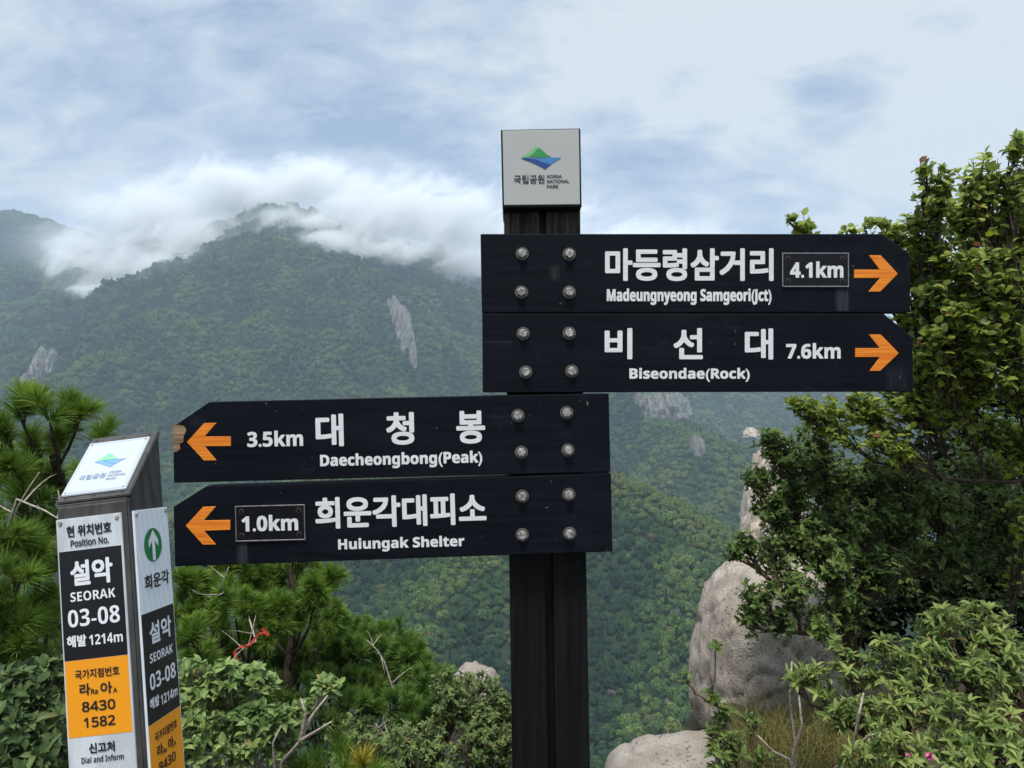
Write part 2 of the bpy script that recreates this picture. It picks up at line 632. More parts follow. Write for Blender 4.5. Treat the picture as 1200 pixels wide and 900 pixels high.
protos = [crown_mesh('forest_crown', 100 + k, 'broad') for k in range(5)] + [crown_mesh('forest_conifer', 200 + k, 'conif') for k in range(2)] + \
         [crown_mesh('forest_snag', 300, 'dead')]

# horizon map for skipping slopes no viewpoint near the trail can see
AZB = np.radians(np.arange(-40, 40.01, .1))
RB = np.geomspace(150, 6000, 900)
ga, gr = np.meshgrid(AZB, RB, indexing='ij')
gz = H(gr * np.sin(ga), gr * np.cos(ga))
elev = (gz - EYE) / gr
HM = np.maximum.accumulate(elev, axis=1)
pts = []
for (ra, rb, sp) in ((160, 900, 7.1), (900, 1700, 9.6), (1700, 2600, 11.5), (2600, 5600, 15.0)):
    xs = np.arange(-rb * .68, rb * .68, sp); ys = np.arange(ra * .7, rb, sp)
    gx, gy = np.meshgrid(xs, ys)
    gx = gx.ravel() + RNG.uniform(-.48, .48, gx.size) * sp; gy = gy.ravel() + RNG.uniform(-.48, .48, gy.size) * sp
    rr = np.hypot(gx, gy); aa = np.arctan2(gx, gy)
    ok = (rr >= ra) & (rr < rb) & (np.abs(aa) < R(38.5))
    gx, gy, rr, aa = gx[ok], gy[ok], rr[ok], aa[ok]
    z = H(gx, gy)
    ia = np.clip(np.round((aa - AZB[0]) / (AZB[1] - AZB[0])).astype(int), 0, len(AZB) - 1)
    ir = np.clip(np.searchsorted(RB, rr) - 2, 0, len(RB) - 1)
    vis = (z + 16 - EYE) / rr >= HM[ia, ir] - .004
    # nothing of the slope below the bottom of the picture is needed
    vis &= (z + 14 - EYE) / rr > -.60
    gx, gy, z = gx[vis], gy[vis], z[vis]
    pts.append(np.stack([gx, gy, z, np.clip(RNG.lognormal(-.46, .30, len(gx)), .32, 1.25) * sp], 1))
PT = np.concatenate(pts)
print('forest trees', len(PT))


def clear_of(PT, crag_pts):
    keep = np.ones(len(PT), bool)
    for c, r_ in crag_pts:
        keep &= np.hypot(PT[:, 0] - c[0], PT[:, 1] - c[1]) > r_
    return PT[keep]


# ------------------------------------------------------------------ rock outcrops on the mountain
M_crag, t, o = mat('crag_granite')
geo = t.n('ShaderNodeNewGeometry'); pos = geo.outputs['Position']
n_a = t.noise(t.map(pos, scale=(1, 1, .35)), .16, 8, .65)
n_b = t.noise(pos, .05, 5, .6)
cc = t.mix(t.step(n_a, .35, .65), (.11, .098, .090, 1), (.27, .25, .232, 1))
cc = t.mix(t.step(n_b, .52, .68), cc, (.26, .215, .18, 1))
# scrub growing on the ledges
sepn = t.n('ShaderNodeSeparateXYZ'); t.l(geo.outputs['Normal'], sepn.inputs[0])
led = t.math('MULTIPLY', t.step(sepn.outputs[2], .30, .55), t.step(t.noise(pos, .22, 4, .6), .42, .52))
cc = t.mix(led, cc, (.045, .080, .032, 1))
principled(t, o, cc, .9, spec=.2, bump=n_a, bump_d=3.0, bump_s=.9)
M_scar, t, o = mat('pale_cliff_granite')
geo = t.n('ShaderNodeNewGeometry'); pos = geo.outputs['Position']
n_a = t.noise(t.map(pos, scale=(1, 1, .25)), .10, 8, .65)
n_b = t.noise(pos, .03, 5, .6)
cc = t.mix(t.step(n_a, .35, .65), (.34, .25, .18, 1), (.52, .42, .33, 1))
cc = t.mix(t.step(n_b, .55, .7), cc, (.52, .40, .27, 1))
principled(t, o, cc, .9, spec=.2, bump=n_a, bump_d=3.0, bump_s=.8)


def crag(name, spires, label, mt=M_crag, seed=1, lean=0.0, sub=3, fine=1.0, rough=1.0):
    """spires: (px, py_top, py_foot, half-width px); each is a jagged rock tower planted on the slope"""
    rng = np.random.default_rng(seed)
    VV, FF = [], []
    iV, iF = ico(sub)
    first = None
    cl = []
    for (px, pt, pf, hw) in spires:
        c = hit(px, pf)
        Y = c[1]
        hgt = (pf - pt) / F * Y; rw = hw / F * Y
        if first is None: first = c.copy()
        q = iV.copy()
        q = q / (np.abs(q) ** 4).sum(1)[:, None] ** .25
        off = rng.uniform(0, 100, 3)
        nz = np.array([mnoise.multi_fractal(Vector(v * 1.6 * fine + off), .8, 2.1, 7) for v in q])
        nz2 = np.array([mnoise.noise(Vector(v * [4.5 * fine, 4.5 * fine, 1.2 * fine] + off)) for v in q])
        top = np.clip((q[:, 2] + 1) / 2, 0, 1)
        sc = (1 - .55 * top ** 1.5) * (1 + .30 * rough * nz + .48 * rough * nz2)
        P = np.stack([q[:, 0] * rw * sc + lean * top * rw, q[:, 1] * rw * 1.1 * sc, (q[:, 2] + .55 + .18 * nz * top) * hgt * .66], 1)
        P += c
        b = len(VV) * len(iV)
        VV.append(P); FF += [tuple(i_ + b for i_ in f) for f in iF]
        cl.append((c, rw * 1.25))
        CRAGS.append((c - np.array([0, rw * .6, 0]), rw * .55))
    ob = make(name, np.concatenate(VV), FF, mt, None, first, smooth=False)
    return tag(ob, label, 'rock outcrop')


CRAGS = []
crag('rock_outcrop', [(462, 352, 372, 4), (466, 358, 380, 5), (471, 362, 388, 6), (477, 372, 398, 6), (470, 378, 402, 4), (480, 388, 408, 5),
                      (473, 396, 412, 3), (484, 402, 424, 3.5), (486, 414, 430, 2.5), (456, 352, 362, 2)],
     'long pale rock rib running down the misty mountainside left of the signpost', seed=3)
crag('rock_outcrop', [(768, 463, 492, 11), (780, 458, 490, 13), (793, 464, 488, 11), (803, 470, 486, 6), (757, 464, 478, 6), (748, 462, 472, 4)],
     'broad grey crag just under the arrow board, topping the wooded hill', seed=5)
crag('rock_outcrop', [(815, 513, 531, 4), (820, 515, 533, 4), (811, 517, 531, 2.5), (823, 519, 534, 3), (817, 520, 535, 4)],
     'small blocky grey cliff in the forest below the broad grey crag', seed=8)
crag('rock_outcrop', [(880, 504, 513, 7), (874, 507, 513, 4)],
     'tiny pinkish rock slab in the forest beside the right-hand bushes', mt=M_scar, seed=9)
crag('cliff', [(908, 536, 652, 34), (892, 598, 652, 22)],
     'tall tan cliff face seen past the left edge of the right-hand bushes', mt=M_scar, seed=12, sub=5, fine=1.7, rough=.55)
crag('rock_outcrop', [(50, 412, 432, 6), (44, 420, 446, 6), (58, 420, 440, 5), (38, 432, 450, 5), (62, 412, 424, 4), (30, 442, 455, 4)],
     'grey rocky knob on the ridge at the far left above the pine', seed=15)

PT = clear_of(PT, CRAGS)
n = len(PT)
kind = RNG.choice(8, n, p=[.185, .185, .185, .18, .18, .035, .035, .015])
fm = bpy.data.meshes.new('forest')
fm.vertices.add(n)
co = PT[:, :3].copy()
fm.vertices.foreach_set('co', co.astype(np.float32).ravel())
a = fm.attributes.new('pick', 'INT', 'POINT'); a.data.foreach_set('value', kind.astype(np.int32))
scl = np.stack([PT[:, 3], PT[:, 3], PT[:, 3] * RNG.uniform(.85, 1.45, n)], 1)
scl[kind >= 5] *= [.55, .55, .62]
TONE = .30 + (fbm(PT[:, 0] / 130, PT[:, 1] / 130, 71, 3) - .44) * 1.1 + (fbm(PT[:, 0] / 420, PT[:, 1] / 420, 77, 2) - .375) * .9 + RNG.normal(0, .15, n)
_P = RIDGES[6][0]
dm = np.full(n, 1e9)
for a_, b_ in zip(_P[:-1], _P[1:]):
    L2 = (b_[0] - a_[0]) ** 2 + (b_[1] - a_[1]) ** 2
    tt_ = np.clip(((PT[:, 0] - a_[0]) * (b_[0] - a_[0]) + (PT[:, 1] - a_[1]) * (b_[1] - a_[1])) / L2, 0, 1)
    dm = np.minimum(dm, np.hypot(PT[:, 0] - a_[0] - tt_ * (b_[0] - a_[0]), PT[:, 1] - a_[1] - tt_ * (b_[1] - a_[1])))
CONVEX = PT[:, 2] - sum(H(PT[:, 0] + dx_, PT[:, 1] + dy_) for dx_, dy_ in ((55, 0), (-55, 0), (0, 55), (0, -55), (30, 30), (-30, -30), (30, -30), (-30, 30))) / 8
TONE = TONE + np.clip(CONVEX / 22, -.32, .42)  # thinner ridge growth paler, gullies darker; stands in for lost relief shading
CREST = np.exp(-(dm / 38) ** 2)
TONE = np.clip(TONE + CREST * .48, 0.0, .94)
PT[:, 3] *= 1 - .48 * CREST
odd = RNG.uniform(0, 1, n)
TONE = np.where(odd > .992, .975, np.where(odd > .986, 1.0, TONE))
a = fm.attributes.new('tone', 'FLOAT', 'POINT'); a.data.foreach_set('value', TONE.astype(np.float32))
a = fm.attributes.new('size', 'FLOAT_VECTOR', 'POINT'); a.data.foreach_set('vector', scl.astype(np.float32).ravel())
rot = np.stack([RNG.normal(0, .06, n), RNG.normal(0, .06, n), RNG.uniform(0, 6.283, n)], 1)
a = fm.attributes.new('turn', 'FLOAT_VECTOR', 'POINT'); a.data.foreach_set('vector', rot.astype(np.float32).ravel())
forest = bpy.data.objects.new('forest', fm)
COL.objects.link(forest)
ng = bpy.data.node_groups.new('forest', 'GeometryNodeTree')
ng.interface.new_socket('Geometry', in_out='INPUT', socket_type='NodeSocketGeometry')
ng.interface.new_socket('Geometry', in_out='OUTPUT', socket_type='NodeSocketGeometry')
gi = ng.nodes.new('NodeGroupInput'); go = ng.nodes.new('NodeGroupOutput')
iop = ng.nodes.new('GeometryNodeInstanceOnPoints'); iop.inputs['Pick Instance'].default_value = True
jn = ng.nodes.new('GeometryNodeJoinGeometry')
for p_ in protos[::-1]:
    oi = ng.nodes.new('GeometryNodeObjectInfo'); oi.inputs['Object'].default_value = p_; oi.inputs['As Instance'].default_value = True
    ng.links.new(oi.outputs['Geometry'], jn.inputs[0])


def named(nm, ty):
    q = ng.nodes.new('GeometryNodeInputNamedAttribute'); q.data_type = ty; q.inputs['Name'].default_value = nm
    return q.outputs['Attribute']


ng.links.new(gi.outputs[0], iop.inputs['Points']); ng.links.new(jn.outputs[0], iop.inputs['Instance'])
ng.links.new(named('pick', 'INT'), iop.inputs['Instance Index'])
e2r = ng.nodes.new('FunctionNodeEulerToRotation')
ng.links.new(named('turn', 'FLOAT_VECTOR'), e2r.inputs[0]); ng.links.new(e2r.outputs[0], iop.inputs['Rotation'])
ng.links.new(named('size', 'FLOAT_VECTOR'), iop.inputs['Scale'])
ng.links.new(iop.outputs[0], go.inputs[0])
forest.modifiers.new('trees', 'NODES').node_group = ng
tag(forest, 'dense green mountain forest covering the valley sides and far slopes', 'forest', kind='stuff')

# ------------------------------------------------------------------ haze and the cloud lying on the mountain
HAZE_DENSITY = 1.12e-4


def box_mesh(x0, x1, y0, y1, z0, z1):
    V = [(x, y, z) for x in (x0, x1) for y in (y0, y1) for z in (z0, z1)]
    Fc = [(0, 1, 3, 2), (4, 6, 7, 5), (0, 4, 5, 1), (2, 3, 7, 6), (0, 2, 6, 4), (1, 5, 7, 3)]
    return V, Fc


M_haze, t, o = mat('haze')
pv = t.n('ShaderNodeVolumePrincipled')
pv.inputs['Color'].default_value = (.72, .87, 1.0, 1)
pv.inputs['Density'].default_value = HAZE_DENSITY
pv.inputs['Anisotropy'].default_value = 0.0
t.l(pv.outputs[0], o.inputs['Volume'])
hz = make('haze', *box_mesh(-9900, 9900, -9900, 9900, float(TZ.min()) - 1, float(TZ.max()) + 150), M_haze)
tag(hz, 'thin blue mountain haze filling the whole valley', 'haze', kind='stuff')

BLOBS = [  # px, py, distance, rx px, ry px, depth m
    (95, 290, 2760, 60, 26, 180), (130, 312, 2620, 70, 34, 200), (180, 255, 2680, 85, 44, 220), (205, 318, 2440, 75, 32, 200), (130, 340, 2500, 50, 20, 160),
    (275, 225, 2640, 90, 42, 220), (330, 288, 2520, 90, 22, 160), (370, 216, 2740, 85, 30, 200), (425, 258, 2600, 65, 42, 200), (255, 285, 2540, 85, 38, 200),
    (470, 235, 2680, 80, 38, 220), (525, 262, 2660, 75, 52, 220), (535, 312, 2620, 52, 30, 180), (640, 285, 2760, 90, 50, 230),
    (350, 262, 2490, 80, 20, 140), (405, 288, 2450, 80, 20, 150), (295, 305, 2420, 70, 17, 130), (470, 300, 2540, 60, 20, 140),
    (760, 290, 2800, 110, 32, 230)]
cb = [(at(x, y, D), rx / F * D, dy, ry / F * D) for (x, y, D, rx, ry, dy) in BLOBS]
lo = np.min([c - np.array([a_, b_, e_]) * 1.55 for c, a_, b_, e_ in cb], 0)
hi = np.max([c + np.array([a_, b_, e_]) * 1.55 for c, a_, b_, e_ in cb], 0)
M_cloud, t, o = mat('cloud_vapour')
geo = t.n('ShaderNodeNewGeometry'); pos = geo.outputs['Position']
acc = None
for c, a_, b_, e_ in cb:
    q = t.vmath('MULTIPLY', t.vmath('SUBTRACT', pos, tuple(c)), (1 / a_, 1 / b_, 1 / e_))
    v = t.math('SUBTRACT', 1.0, t.vmath('LENGTH', q))
    acc = v if acc is None else t.math('SMOOTH_MAX', acc, v, .25)
wv = t.map(t.map(pos, rot=(0, R(30), 0)), scale=(.0066, .0075, .0122))
nz = t.noise(wv, 1.0, 8, .66, 1.0)
dens = t.math('ADD', acc, t.math('MULTIPLY', t.math('SUBTRACT', nz, .51), 3.5))
dens = t.step(dens, .05, .95)
pv = t.n('ShaderNodeVolumePrincipled')
pv.inputs['Color'].default_value = (1, 1, 1, 1)
pv.inputs['Anisotropy'].default_value = 0.1
t.l(t.math('ADD', t.math('MULTIPLY', dens, .021), t.math('MULTIPLY', t.step(acc, -.55, .75), .0019)), pv.inputs['Density'])
t.l(pv.outputs[0], o.inputs['Volume'])
cl = make('cloud_bank', *box_mesh(lo[0], hi[0], lo[1], hi[1], lo[2], hi[2]), M_cloud)
tag(cl, 'white wispy cloud bank draped over the mountain summit behind the signpost', 'cloud', kind='stuff')

# ------------------------------------------------------------------ trail signpost
D = 1.708                       # distance of the board faces
BT = .042                       # board thickness
PXM = D / F                     # metres per pixel on the board faces


def wood_mat(name, dark, light, grain=(1, 1, 1), rough=.55, spec=.35, scuff=None, grain_bump=.0012):
    m, t, o = mat(name)
    geo = t.n('ShaderNodeNewGeometry'); pos = geo.outputs['Position']
    g = t.noise(t.map(pos, scale=grain), 1.0, 8, .62, .4)
    c = t.mix(t.step(g, .3, .7), dark, light)
    if scuff:
        s = t.noise(pos, 9.0, 7, .7)
        s2 = t.noise(t.map(pos, scale=(grain[0] * .5, grain[1], grain[2] * .5)), 1.0, 6, .75)
        mk = t.math('MULTIPLY', t.step(s, .56, .74), t.step(s2, .42, .66))
        c = t.mix(t.math('MULTIPLY', mk, scuff[1]), c, scuff[0])
    rg = t.math('MULTIPLY_ADD', g, .25, rough - .12)
    principled(t, o, c, rg, spec=spec, bump=g, bump_d=grain_bump, bump_s=.55)
    return m


def board_stains(m, boxes):
    t = NT.__new__(NT); t.t = m.node_tree
    p = [q for q in t.t.nodes if q.type == 'BSDF_PRINCIPLED'][0]
    src = p.inputs['Base Color'].links[0].from_socket
    geo = t.n('ShaderNodeNewGeometry'); sp = t.n('ShaderNodeSeparateXYZ'); t.l(geo.outputs['Position'], sp.inputs[0])
    n1_ = t.noise(t.map(geo.outputs['Position'], scale=(160, 1, 14)), 1.0, 4, .6)
    sp1 = t.noise(geo.outputs['Position'], 95, 2, .5); sp2 = t.noise(geo.outputs['Position'], 7, 4, .6)
    src = t.mix(t.math('MULTIPLY', t.step(sp1, .735, .76), t.step(sp2, .50, .60)), src, (.16, .15, .14, 1))
    src = t.mix(t.math('MULTIPLY', t.step(t.noise(t.map(geo.outputs['Position'], scale=(3, 1, 7)), 1.0, 5, .65), .50, .72), .55), src, (.011, .013, .018, 1))
    for (xa, xb, ya, yb, f_, soft) in boxes:
        (x0, z0), (x1, z1) = P2(xa, yb), P2(xb, ya)
        e = soft * D / F
        mk = t.math('MULTIPLY', t.step(sp.outputs[0], x0 - e, x0 + e), t.step(sp.outputs[0], x1 + e, x1 - e))
        mk = t.math('MULTIPLY', mk, t.math('MULTIPLY', t.step(sp.outputs[2], z0 - e, z0 + e), t.step(sp.outputs[2], z1 + e, z1 - e)))
        mk = t.math('MULTIPLY', mk, t.step(n1_, .25, .75, f_ * .25, f_))
        src = t.mix(mk, src, (.055, .058, .066, 1))
    t.l(src, p.inputs['Base Color'])


M_board = wood_mat('navy_painted_board', (.0022, .0034, .0060, 1), (.0048, .0066, .0105, 1), (4, 60, 95), .55, .12, ((.035, .038, .044, 1), .5))
M_post = wood_mat('black_stained_post', (.0042, .0042, .0045, 1), (.010, .0097, .0097, 1), (70, 70, 3), .62, .14, ((.03, .03, .03, 1), .4))
M_oldwood = wood_mat('weathered_grey_post', (.012, .011, .010, 1), (.11, .095, .075, 1), (130, 130, 5), .8, .2, None, .003)
M_white = wood_mat('white_sign_paint', (.72, .72, .71, 1), (.80, .80, .79, 1), (6, 60, 160), .6, .3, ((.55, .54, .52, 1), .2))
M_orange = wood_mat('orange_sign_paint', (.70, .165, .012, 1), (.92, .29, .025, 1), (7, 60, 190), .6, .3)
M_raw = wood_mat('bare_wood', (.13, .075, .04, 1), (.40, .27, .16, 1), (9, 60, 200), .8, .2)
M_dark, t, o = mat('black_metal')
principled(t, o, (.007, .007, .009, 1), .4, spec=.25)
M_rim, t, o = mat('worn_metal_edge')
geo = t.n('ShaderNodeNewGeometry')
principled(t, o, t.mix(t.noise(geo.outputs['Position'], 120, 4, .6), (.05, .05, .05, 1), (.55, .54, .52, 1)), .4, metal=.6)
M_rust, t, o = mat('rusty_screw')
geo = t.n('ShaderNodeNewGeometry')
principled(t, o, t.mix(t.noise(geo.outputs['Position'], 300, 4, .6), (.02, .012, .010, 1), (.09, .045, .03, 1)), .7, metal=.2)
M_steel, t, o = mat('galvanised_steel')
geo = t.n('ShaderNodeNewGeometry')
g_ = t.noise(geo.outputs['Position'], 160, 5, .6)
principled(t, o, t.mix(t.step(g_, .3, .7), (.16, .145, .125, 1), (.62, .60, .56, 1)), t.math('MULTIPLY_ADD', g_, .3, .25), metal=.45, bump=g_, bump_d=.0002)
M_gasket, t, o = mat('weathered_washer')
geo = t.n('ShaderNodeNewGeometry')
principled(t, o, t.mix(t.noise(geo.outputs['Position'], 220, 5, .6), (.03, .028, .025, 1), (.20, .18, .16, 1)), .6, metal=.3)
M_panel, t, o = mat('cream_panel')
geo = t.n('ShaderNodeNewGeometry')
principled(t, o, t.mix(t.noise(geo.outputs['Position'], 7, 6, .6), (.44, .435, .405, 1), (.49, .485, .455, 1)), .45, spec=.4)
M_ink, t, o = mat('black_ink')
principled(t, o, (.012, .012, .013, 1), .5)
M_gl, t, o = mat('light_green_print'); principled(t, o, (.20, .50, .20, 1), .5)
M_gd, t, o = mat('green_print'); principled(t, o, (.03, .30, .07, 1), .5)
M_bl, t, o = mat('blue_print'); principled(t, o, (.05, .22, .48, 1), .5)
M_bd, t, o = mat('navy_print'); principled(t, o, (.012, .055, .25, 1), .5)

gz0 = Hs(.1, 1.8)
sign = thing('trail_signpost', (.09, 1.80, gz0), 'black wooden trail signpost with four arrow boards, logo box on top', 'signpost')
SO = tuple(sign.location)


def P2(px, py, Y=D):            # pixel on a frontal plane -> (x, z)
    return (px - 600) / F * Y, EYE + (450 - py) / F * Y


board_stains(M_board, [(980, 994, 338, 364, .75, 2), (278, 290, 635, 662, .6, 2), (645, 655, 312, 328, .45, 3), (1040, 1062, 430, 456, .25, 6), (565, 600, 400, 402, .4, 1)])


def poly3(pxs, Y=D): return [P2(x, y, Y) for x, y in pxs]


def board(pxs, name='sign_board'):
    b = MB().bm(prism_bm(poly3(pxs)[::-1], D, D + BT, .0022, 2))
    return b.build(name, M_board, sign, SO)


B1 = board([(563, 274), (1034, 274), (1067, 298), (1067, 366), (564.5, 366.5)])
B2 = board([(565, 367.4), (1036, 367.6), (1069.5, 395), (1070.5, 459), (565.5, 460)])
B3 = board([(202.5, 500), (245, 471), (570, 463.5), (713.5, 461), (715.5, 553), (203.5, 566)])
B4 = board([(203, 594), (241, 570), (716, 554.5), (718, 646.5), (205, 664)])


def lettering(items, parent, Y, mt, name='lettering', origin=SO, off=.0006):
    b = MB()
    for (s, cx, cy, w_, h_, rot_, wt) in items:
        uv, Fc = text_uv(s, w_ * Y / F, h_ * Y / F, wt)
        ca, sa = math.cos(R(rot_)), math.sin(R(rot_))
        x0, z0 = P2(cx, cy, Y)
        V = [(x0 + u * ca - v * sa, Y - off - .00004 * k, z0 + u * sa + v * ca) for u, v, k in uv]
        b.add(V, Fc)
    return b.build(name, mt, parent, origin)


def bx(x0, y0, x1, y1): return ((x0 + x1) / 2, (y0 + y1) / 2, x1 - x0, y1 - y0)


def T(s, x0, y0, x1, y1, wt, rot=0): return (s, *bx(x0, y0, x1, y1), rot, wt)


HW = .032
lettering([T('마등령삼거리', 709, 291, 906.5, 329.5, HW)], B1, D, M_white)
lettering([T(bold('Madeungnyeong Samgeori(Jct)'), 711, 338, 904, 357.5, .021)], B1, D, M_white)
lettering([T('비', 708.5, 384.5, 741, 421, HW), T('선', 789, 384.5, 823.5, 421, HW), T('대', 872.7, 384.8, 906, 421.3, HW)], B2, D, M_white)
lettering([T(bold('Biseondae(Rock)'), 737.5, 431, 878.5, 447.5, .021)], B2, D, M_white)
lettering([T(bold('7.6km'), 921, 402, 985, 420.5, .021)], B2, D, M_white)
lettering([T('대', 369.9, 485, 402.7, 523.2, HW, 1.4), T('청', 452.5, 483, 485.5, 521.3, HW, 1.4), T('봉', 534.7, 481.3, 568.5, 520, HW, 1.4)], B3, D, M_white)
lettering([(bold('Daecheongbong(Peak)'), 470.2, 539.2, 190, 18.5, 1.35, .021)], B3, D, M_white)
lettering([(bold('3.5km'), 322.5, 514, 65.5, 18.8, 1.2, .021)], B3, D, M_white)
lettering([('희운각대피소', 469.6, 598.6, 200.6, 37, 1.75, HW)], B4, D, M_white)
lettering([(bold('Huiungak Shelter'), 470.3, 637.4, 148, 16.5, 1.6, .021)], B4, D, M_white)


def arrow(pxs, parent):
    b = MB().bm(prism_bm(poly3(pxs)[::-1], D - .0012, D + .002, .0006, 1))
    return b.build('arrow', M_orange, parent, SO)


arrow([(1000.7, 316), (1030.8, 316), (1018, 299.2), (1031.9, 299.2), (1052, 320.8), (1031.3, 341.9), (1017.5, 341.9), (1031.3, 325.9), (1000.7, 325.9)], B1)
arrow([(1002, 408), (1030.6, 408), (1018, 392), (1031.9, 392), (1053.2, 413.9), (1031.3, 434.7), (1018.8, 434.7), (1031, 418.4), (1002, 418.4)], B2)
arrow([(219.2, 518.1), (239.2, 496), (253.9, 495.5), (240, 511.5), (270.7, 511.5), (270.7, 522.7), (240, 523), (253.9, 539.5), (239.2, 539.8)][::-1], B3)
arrow([(217.9, 616), (238, 594), (253.3, 593.3), (239.2, 609.9), (270, 609.3), (270, 620.8), (239.2, 621.9), (253.3, 638), (238, 638.4)][::-1], B4)

# patch of paint broken off the tip of the third board
cw = MB().bm(prism_bm(poly3([(202.8, 498.5), (209, 497.8), (216, 499.5), (218.5, 504), (215.5, 511), (214.8, 518), (210.5, 520.5), (211.5, 526), (207, 529.5), (203.2, 530)])[::-1],
                      D - .0008, D + .003, .0004, 1))
cw.build('bare_wood_patch', M_raw, B3, SO)


def distance_plate(x0, y0, x1, y1, text, tb, parent, rot=0):
    cx, cy = (x0 + x1) / 2, (y0 + y1) / 2
    ca, sa = math.cos(R(rot)), math.sin(R(rot))

    def q(u, v): return P2(cx + u * ca + v * sa, cy - u * sa + v * ca)
    hw, hh = (x1 - x0) / 2, (y1 - y0) / 2
    b = MB()
    b.bm(prism_bm([q(-hw, -hh), q(-hw, hh), q(hw, hh), q(hw, -hh)], D - .0035, D + .002, .0008, 2), 0)
    # worn bright rim
    for (ua, va, ub, vb) in ((-hw, -hh, hw, -hh + 1.1), (-hw, hh - 1.3, hw, hh), (-hw, -hh + 1.3, -hw + 1.1, hh - 1.5), (hw - 1.1, -hh + 1.3, hw, hh - 1.5)):
        b.bm(prism_bm([q(ua, va), q(ua, vb), q(ub, vb), q(ub, va)], D - .0041, D - .002, .0002, 1), 1)
    for u in (-hw + 7.2, hw - 7.2):
        for v in (-hh + 6.8, hh - 6.8):
            X, Z = q(u, v)
            for rr, yy, mi in ((3.9, .0043, 2), (2.4, .0052, 0)):
                bm = bmesh.new()
                bmesh.ops.create_cone(bm, cap_ends=True, segments=16, radius1=rr * PXM, radius2=rr * PXM * .8, depth=.0025,
                                      matrix=Matrix.Translation((X, D - yy + .0012, Z)) @ Matrix.Rotation(R(90), 4, 'X'))
                bm.verts.index_update()
                b.bm(bm, mi)
    uv, Fc = text_uv(bold(text), (tb[2] - tb[0]) * PXM, (tb[3] - tb[1]) * PXM, .024)
    X, Z = P2((tb[0] + tb[2]) / 2, (tb[1] + tb[3]) / 2)
    b.add([(X + u * ca - v * sa, D - .0041 - .00004 * k, Z + u * sa + v * ca) for u, v, k in uv], Fc, 3)
    return b.build('distance_plate', [M_dark, M_rim, M_rust, M_white], parent, SO)


distance_plate(916, 296.5, 994, 336.5, '4.1km', (925, 306.7, 987.5, 326), B1)
distance_plate(276.5, 591.8, 358, 633.5, '1.0km', (283.8, 603, 350, 622), B4, 1.4)

# bolts: washer, hexagon head with a rounded crown
bm = bmesh.new()
rotx = Matrix.Rotation(R(90), 4, 'X')
bmesh.ops.create_cone(bm, cap_ends=True, segments=24, radius1=.0152, radius2=.0152, depth=.003, matrix=Matrix.Translation((0, -.0013, 0)) @ rotx)
bmesh.ops.bevel(bm, geom=[e for e in bm.edges if e.calc_length() < .006], offset=.0008, segments=2, affect='EDGES')
nw = len(bm.faces)
Vw, Fw = from_bm(bm) if False else from_bm_np(bm)
bm = bmesh.new()
bmesh.ops.create_cone(bm, cap_ends=True, segments=6, radius1=.0108, radius2=.0103, depth=.010, matrix=Matrix.Translation((0, -.0072, 0)) @ rotx)
bmesh.ops.bevel(bm, geom=list(bm.edges), offset=.0014, segments=2, affect='EDGES', profile=.5)
Vh, Fh = from_bm_np(bm)
bm = bmesh.new()
bmesh.ops.create_uvsphere(bm, u_segments=18, v_segments=8, radius=.0075)
for v in bm.verts: v.co = Vector((v.co.x, -.0112 + v.co.y * .35, v.co.z))
Vd, Fd = from_bm_np(bm)
bb = MB().add(Vw, Fw, 0).add(Vh, Fh, 1)
bolt_px = [(B1, ((612, 297.5), (667, 298), (611, 342.5), (667, 342.5))), (B2, ((613, 391), (667, 390.5), (616, 436), (670, 435))),
           (B3, ((607, 487), (664, 483.5), (611, 530), (665.5, 527.5))), (B4, ((612, 581.5), (666.5, 579.5), (612, 626.5), (667.5, 625)))]
first = None
for brd, ps in bolt_px:
    for (px, py) in ps:
        x, z = P2(px, py)
        if first is None:
            first = bb.build('bolt', [M_gasket, M_steel], brd, (0, 0, 0))
            o_ = first
        else:
            o_ = first.copy(); COL.objects.link(o_); o_.parent = brd
        o_.location = Vector((x, D, z)) - Vector(SO)
        o_.rotation_euler = (0, random.uniform(0, 6.28), 0)

# the post: two planks with a groove between them, weathered above the boards
PY0, PY1 = D + BT + .001, D + BT + .125


def post_poly(xa_t, xb_t, xa_b, xb_b, yt, yb):
    return [P2(xa_t, yt, PY0), P2(xa_b, yb, PY0), P2(xb_b, yb, PY0), P2(xb_t, yt, PY0)]


zb = gz0 - .25
pyb = 450 - (zb - EYE) / PY0 * F


def plank(xt0, xt1, xm0, xm1):
    # x at the top (py 240), x at py 900; straight down to the ground
    k = (xm0 - xt0) / 660.0; k2 = (xm1 - xt1) / 660.0
    x0b, x1b = xt0 + k * (pyb - 240), xt1 + k2 * (pyb - 240)
    b = MB()
    bm = prism_bm([P2(xt0, 236, PY0), P2(x0b, pyb, PY0), P2(x1b, pyb, PY0), P2(xt1, 236, PY0)], PY0, PY1, .004, 2)
    b.bm(bm)
    ob = b.build('post_plank', [M_post, M_oldwood], sign, SO)
    return ob


p1 = plank(590.5, 632, 600.2, 643)
p2 = plank(640, 679.5, 651.5, 691.5)
core = MB().bm(prism_bm([P2(626, 238, PY0), P2(636, pyb, PY0), P2(655, pyb, PY0), P2(645, 238, PY0)], PY0 + .03, PY1 - .03, 0))
core.build('post_core', M_dark, sign, SO)
# weathered faces above the top board: thin sleeves of old grey timber in front of both planks
nk = MB()
for (a_, b_) in ((590.5, 632), (640, 679.8)):
    nk.bm(prism_bm([P2(a_, 238, PY0), P2(a_ + .2, 280, PY0), P2(b_ + .2, 280, PY0), P2(b_, 238, PY0)], PY0 - .004, PY1 + .003, .001, 1))
nk.build('weathered_post_top', M_oldwood, sign, SO)

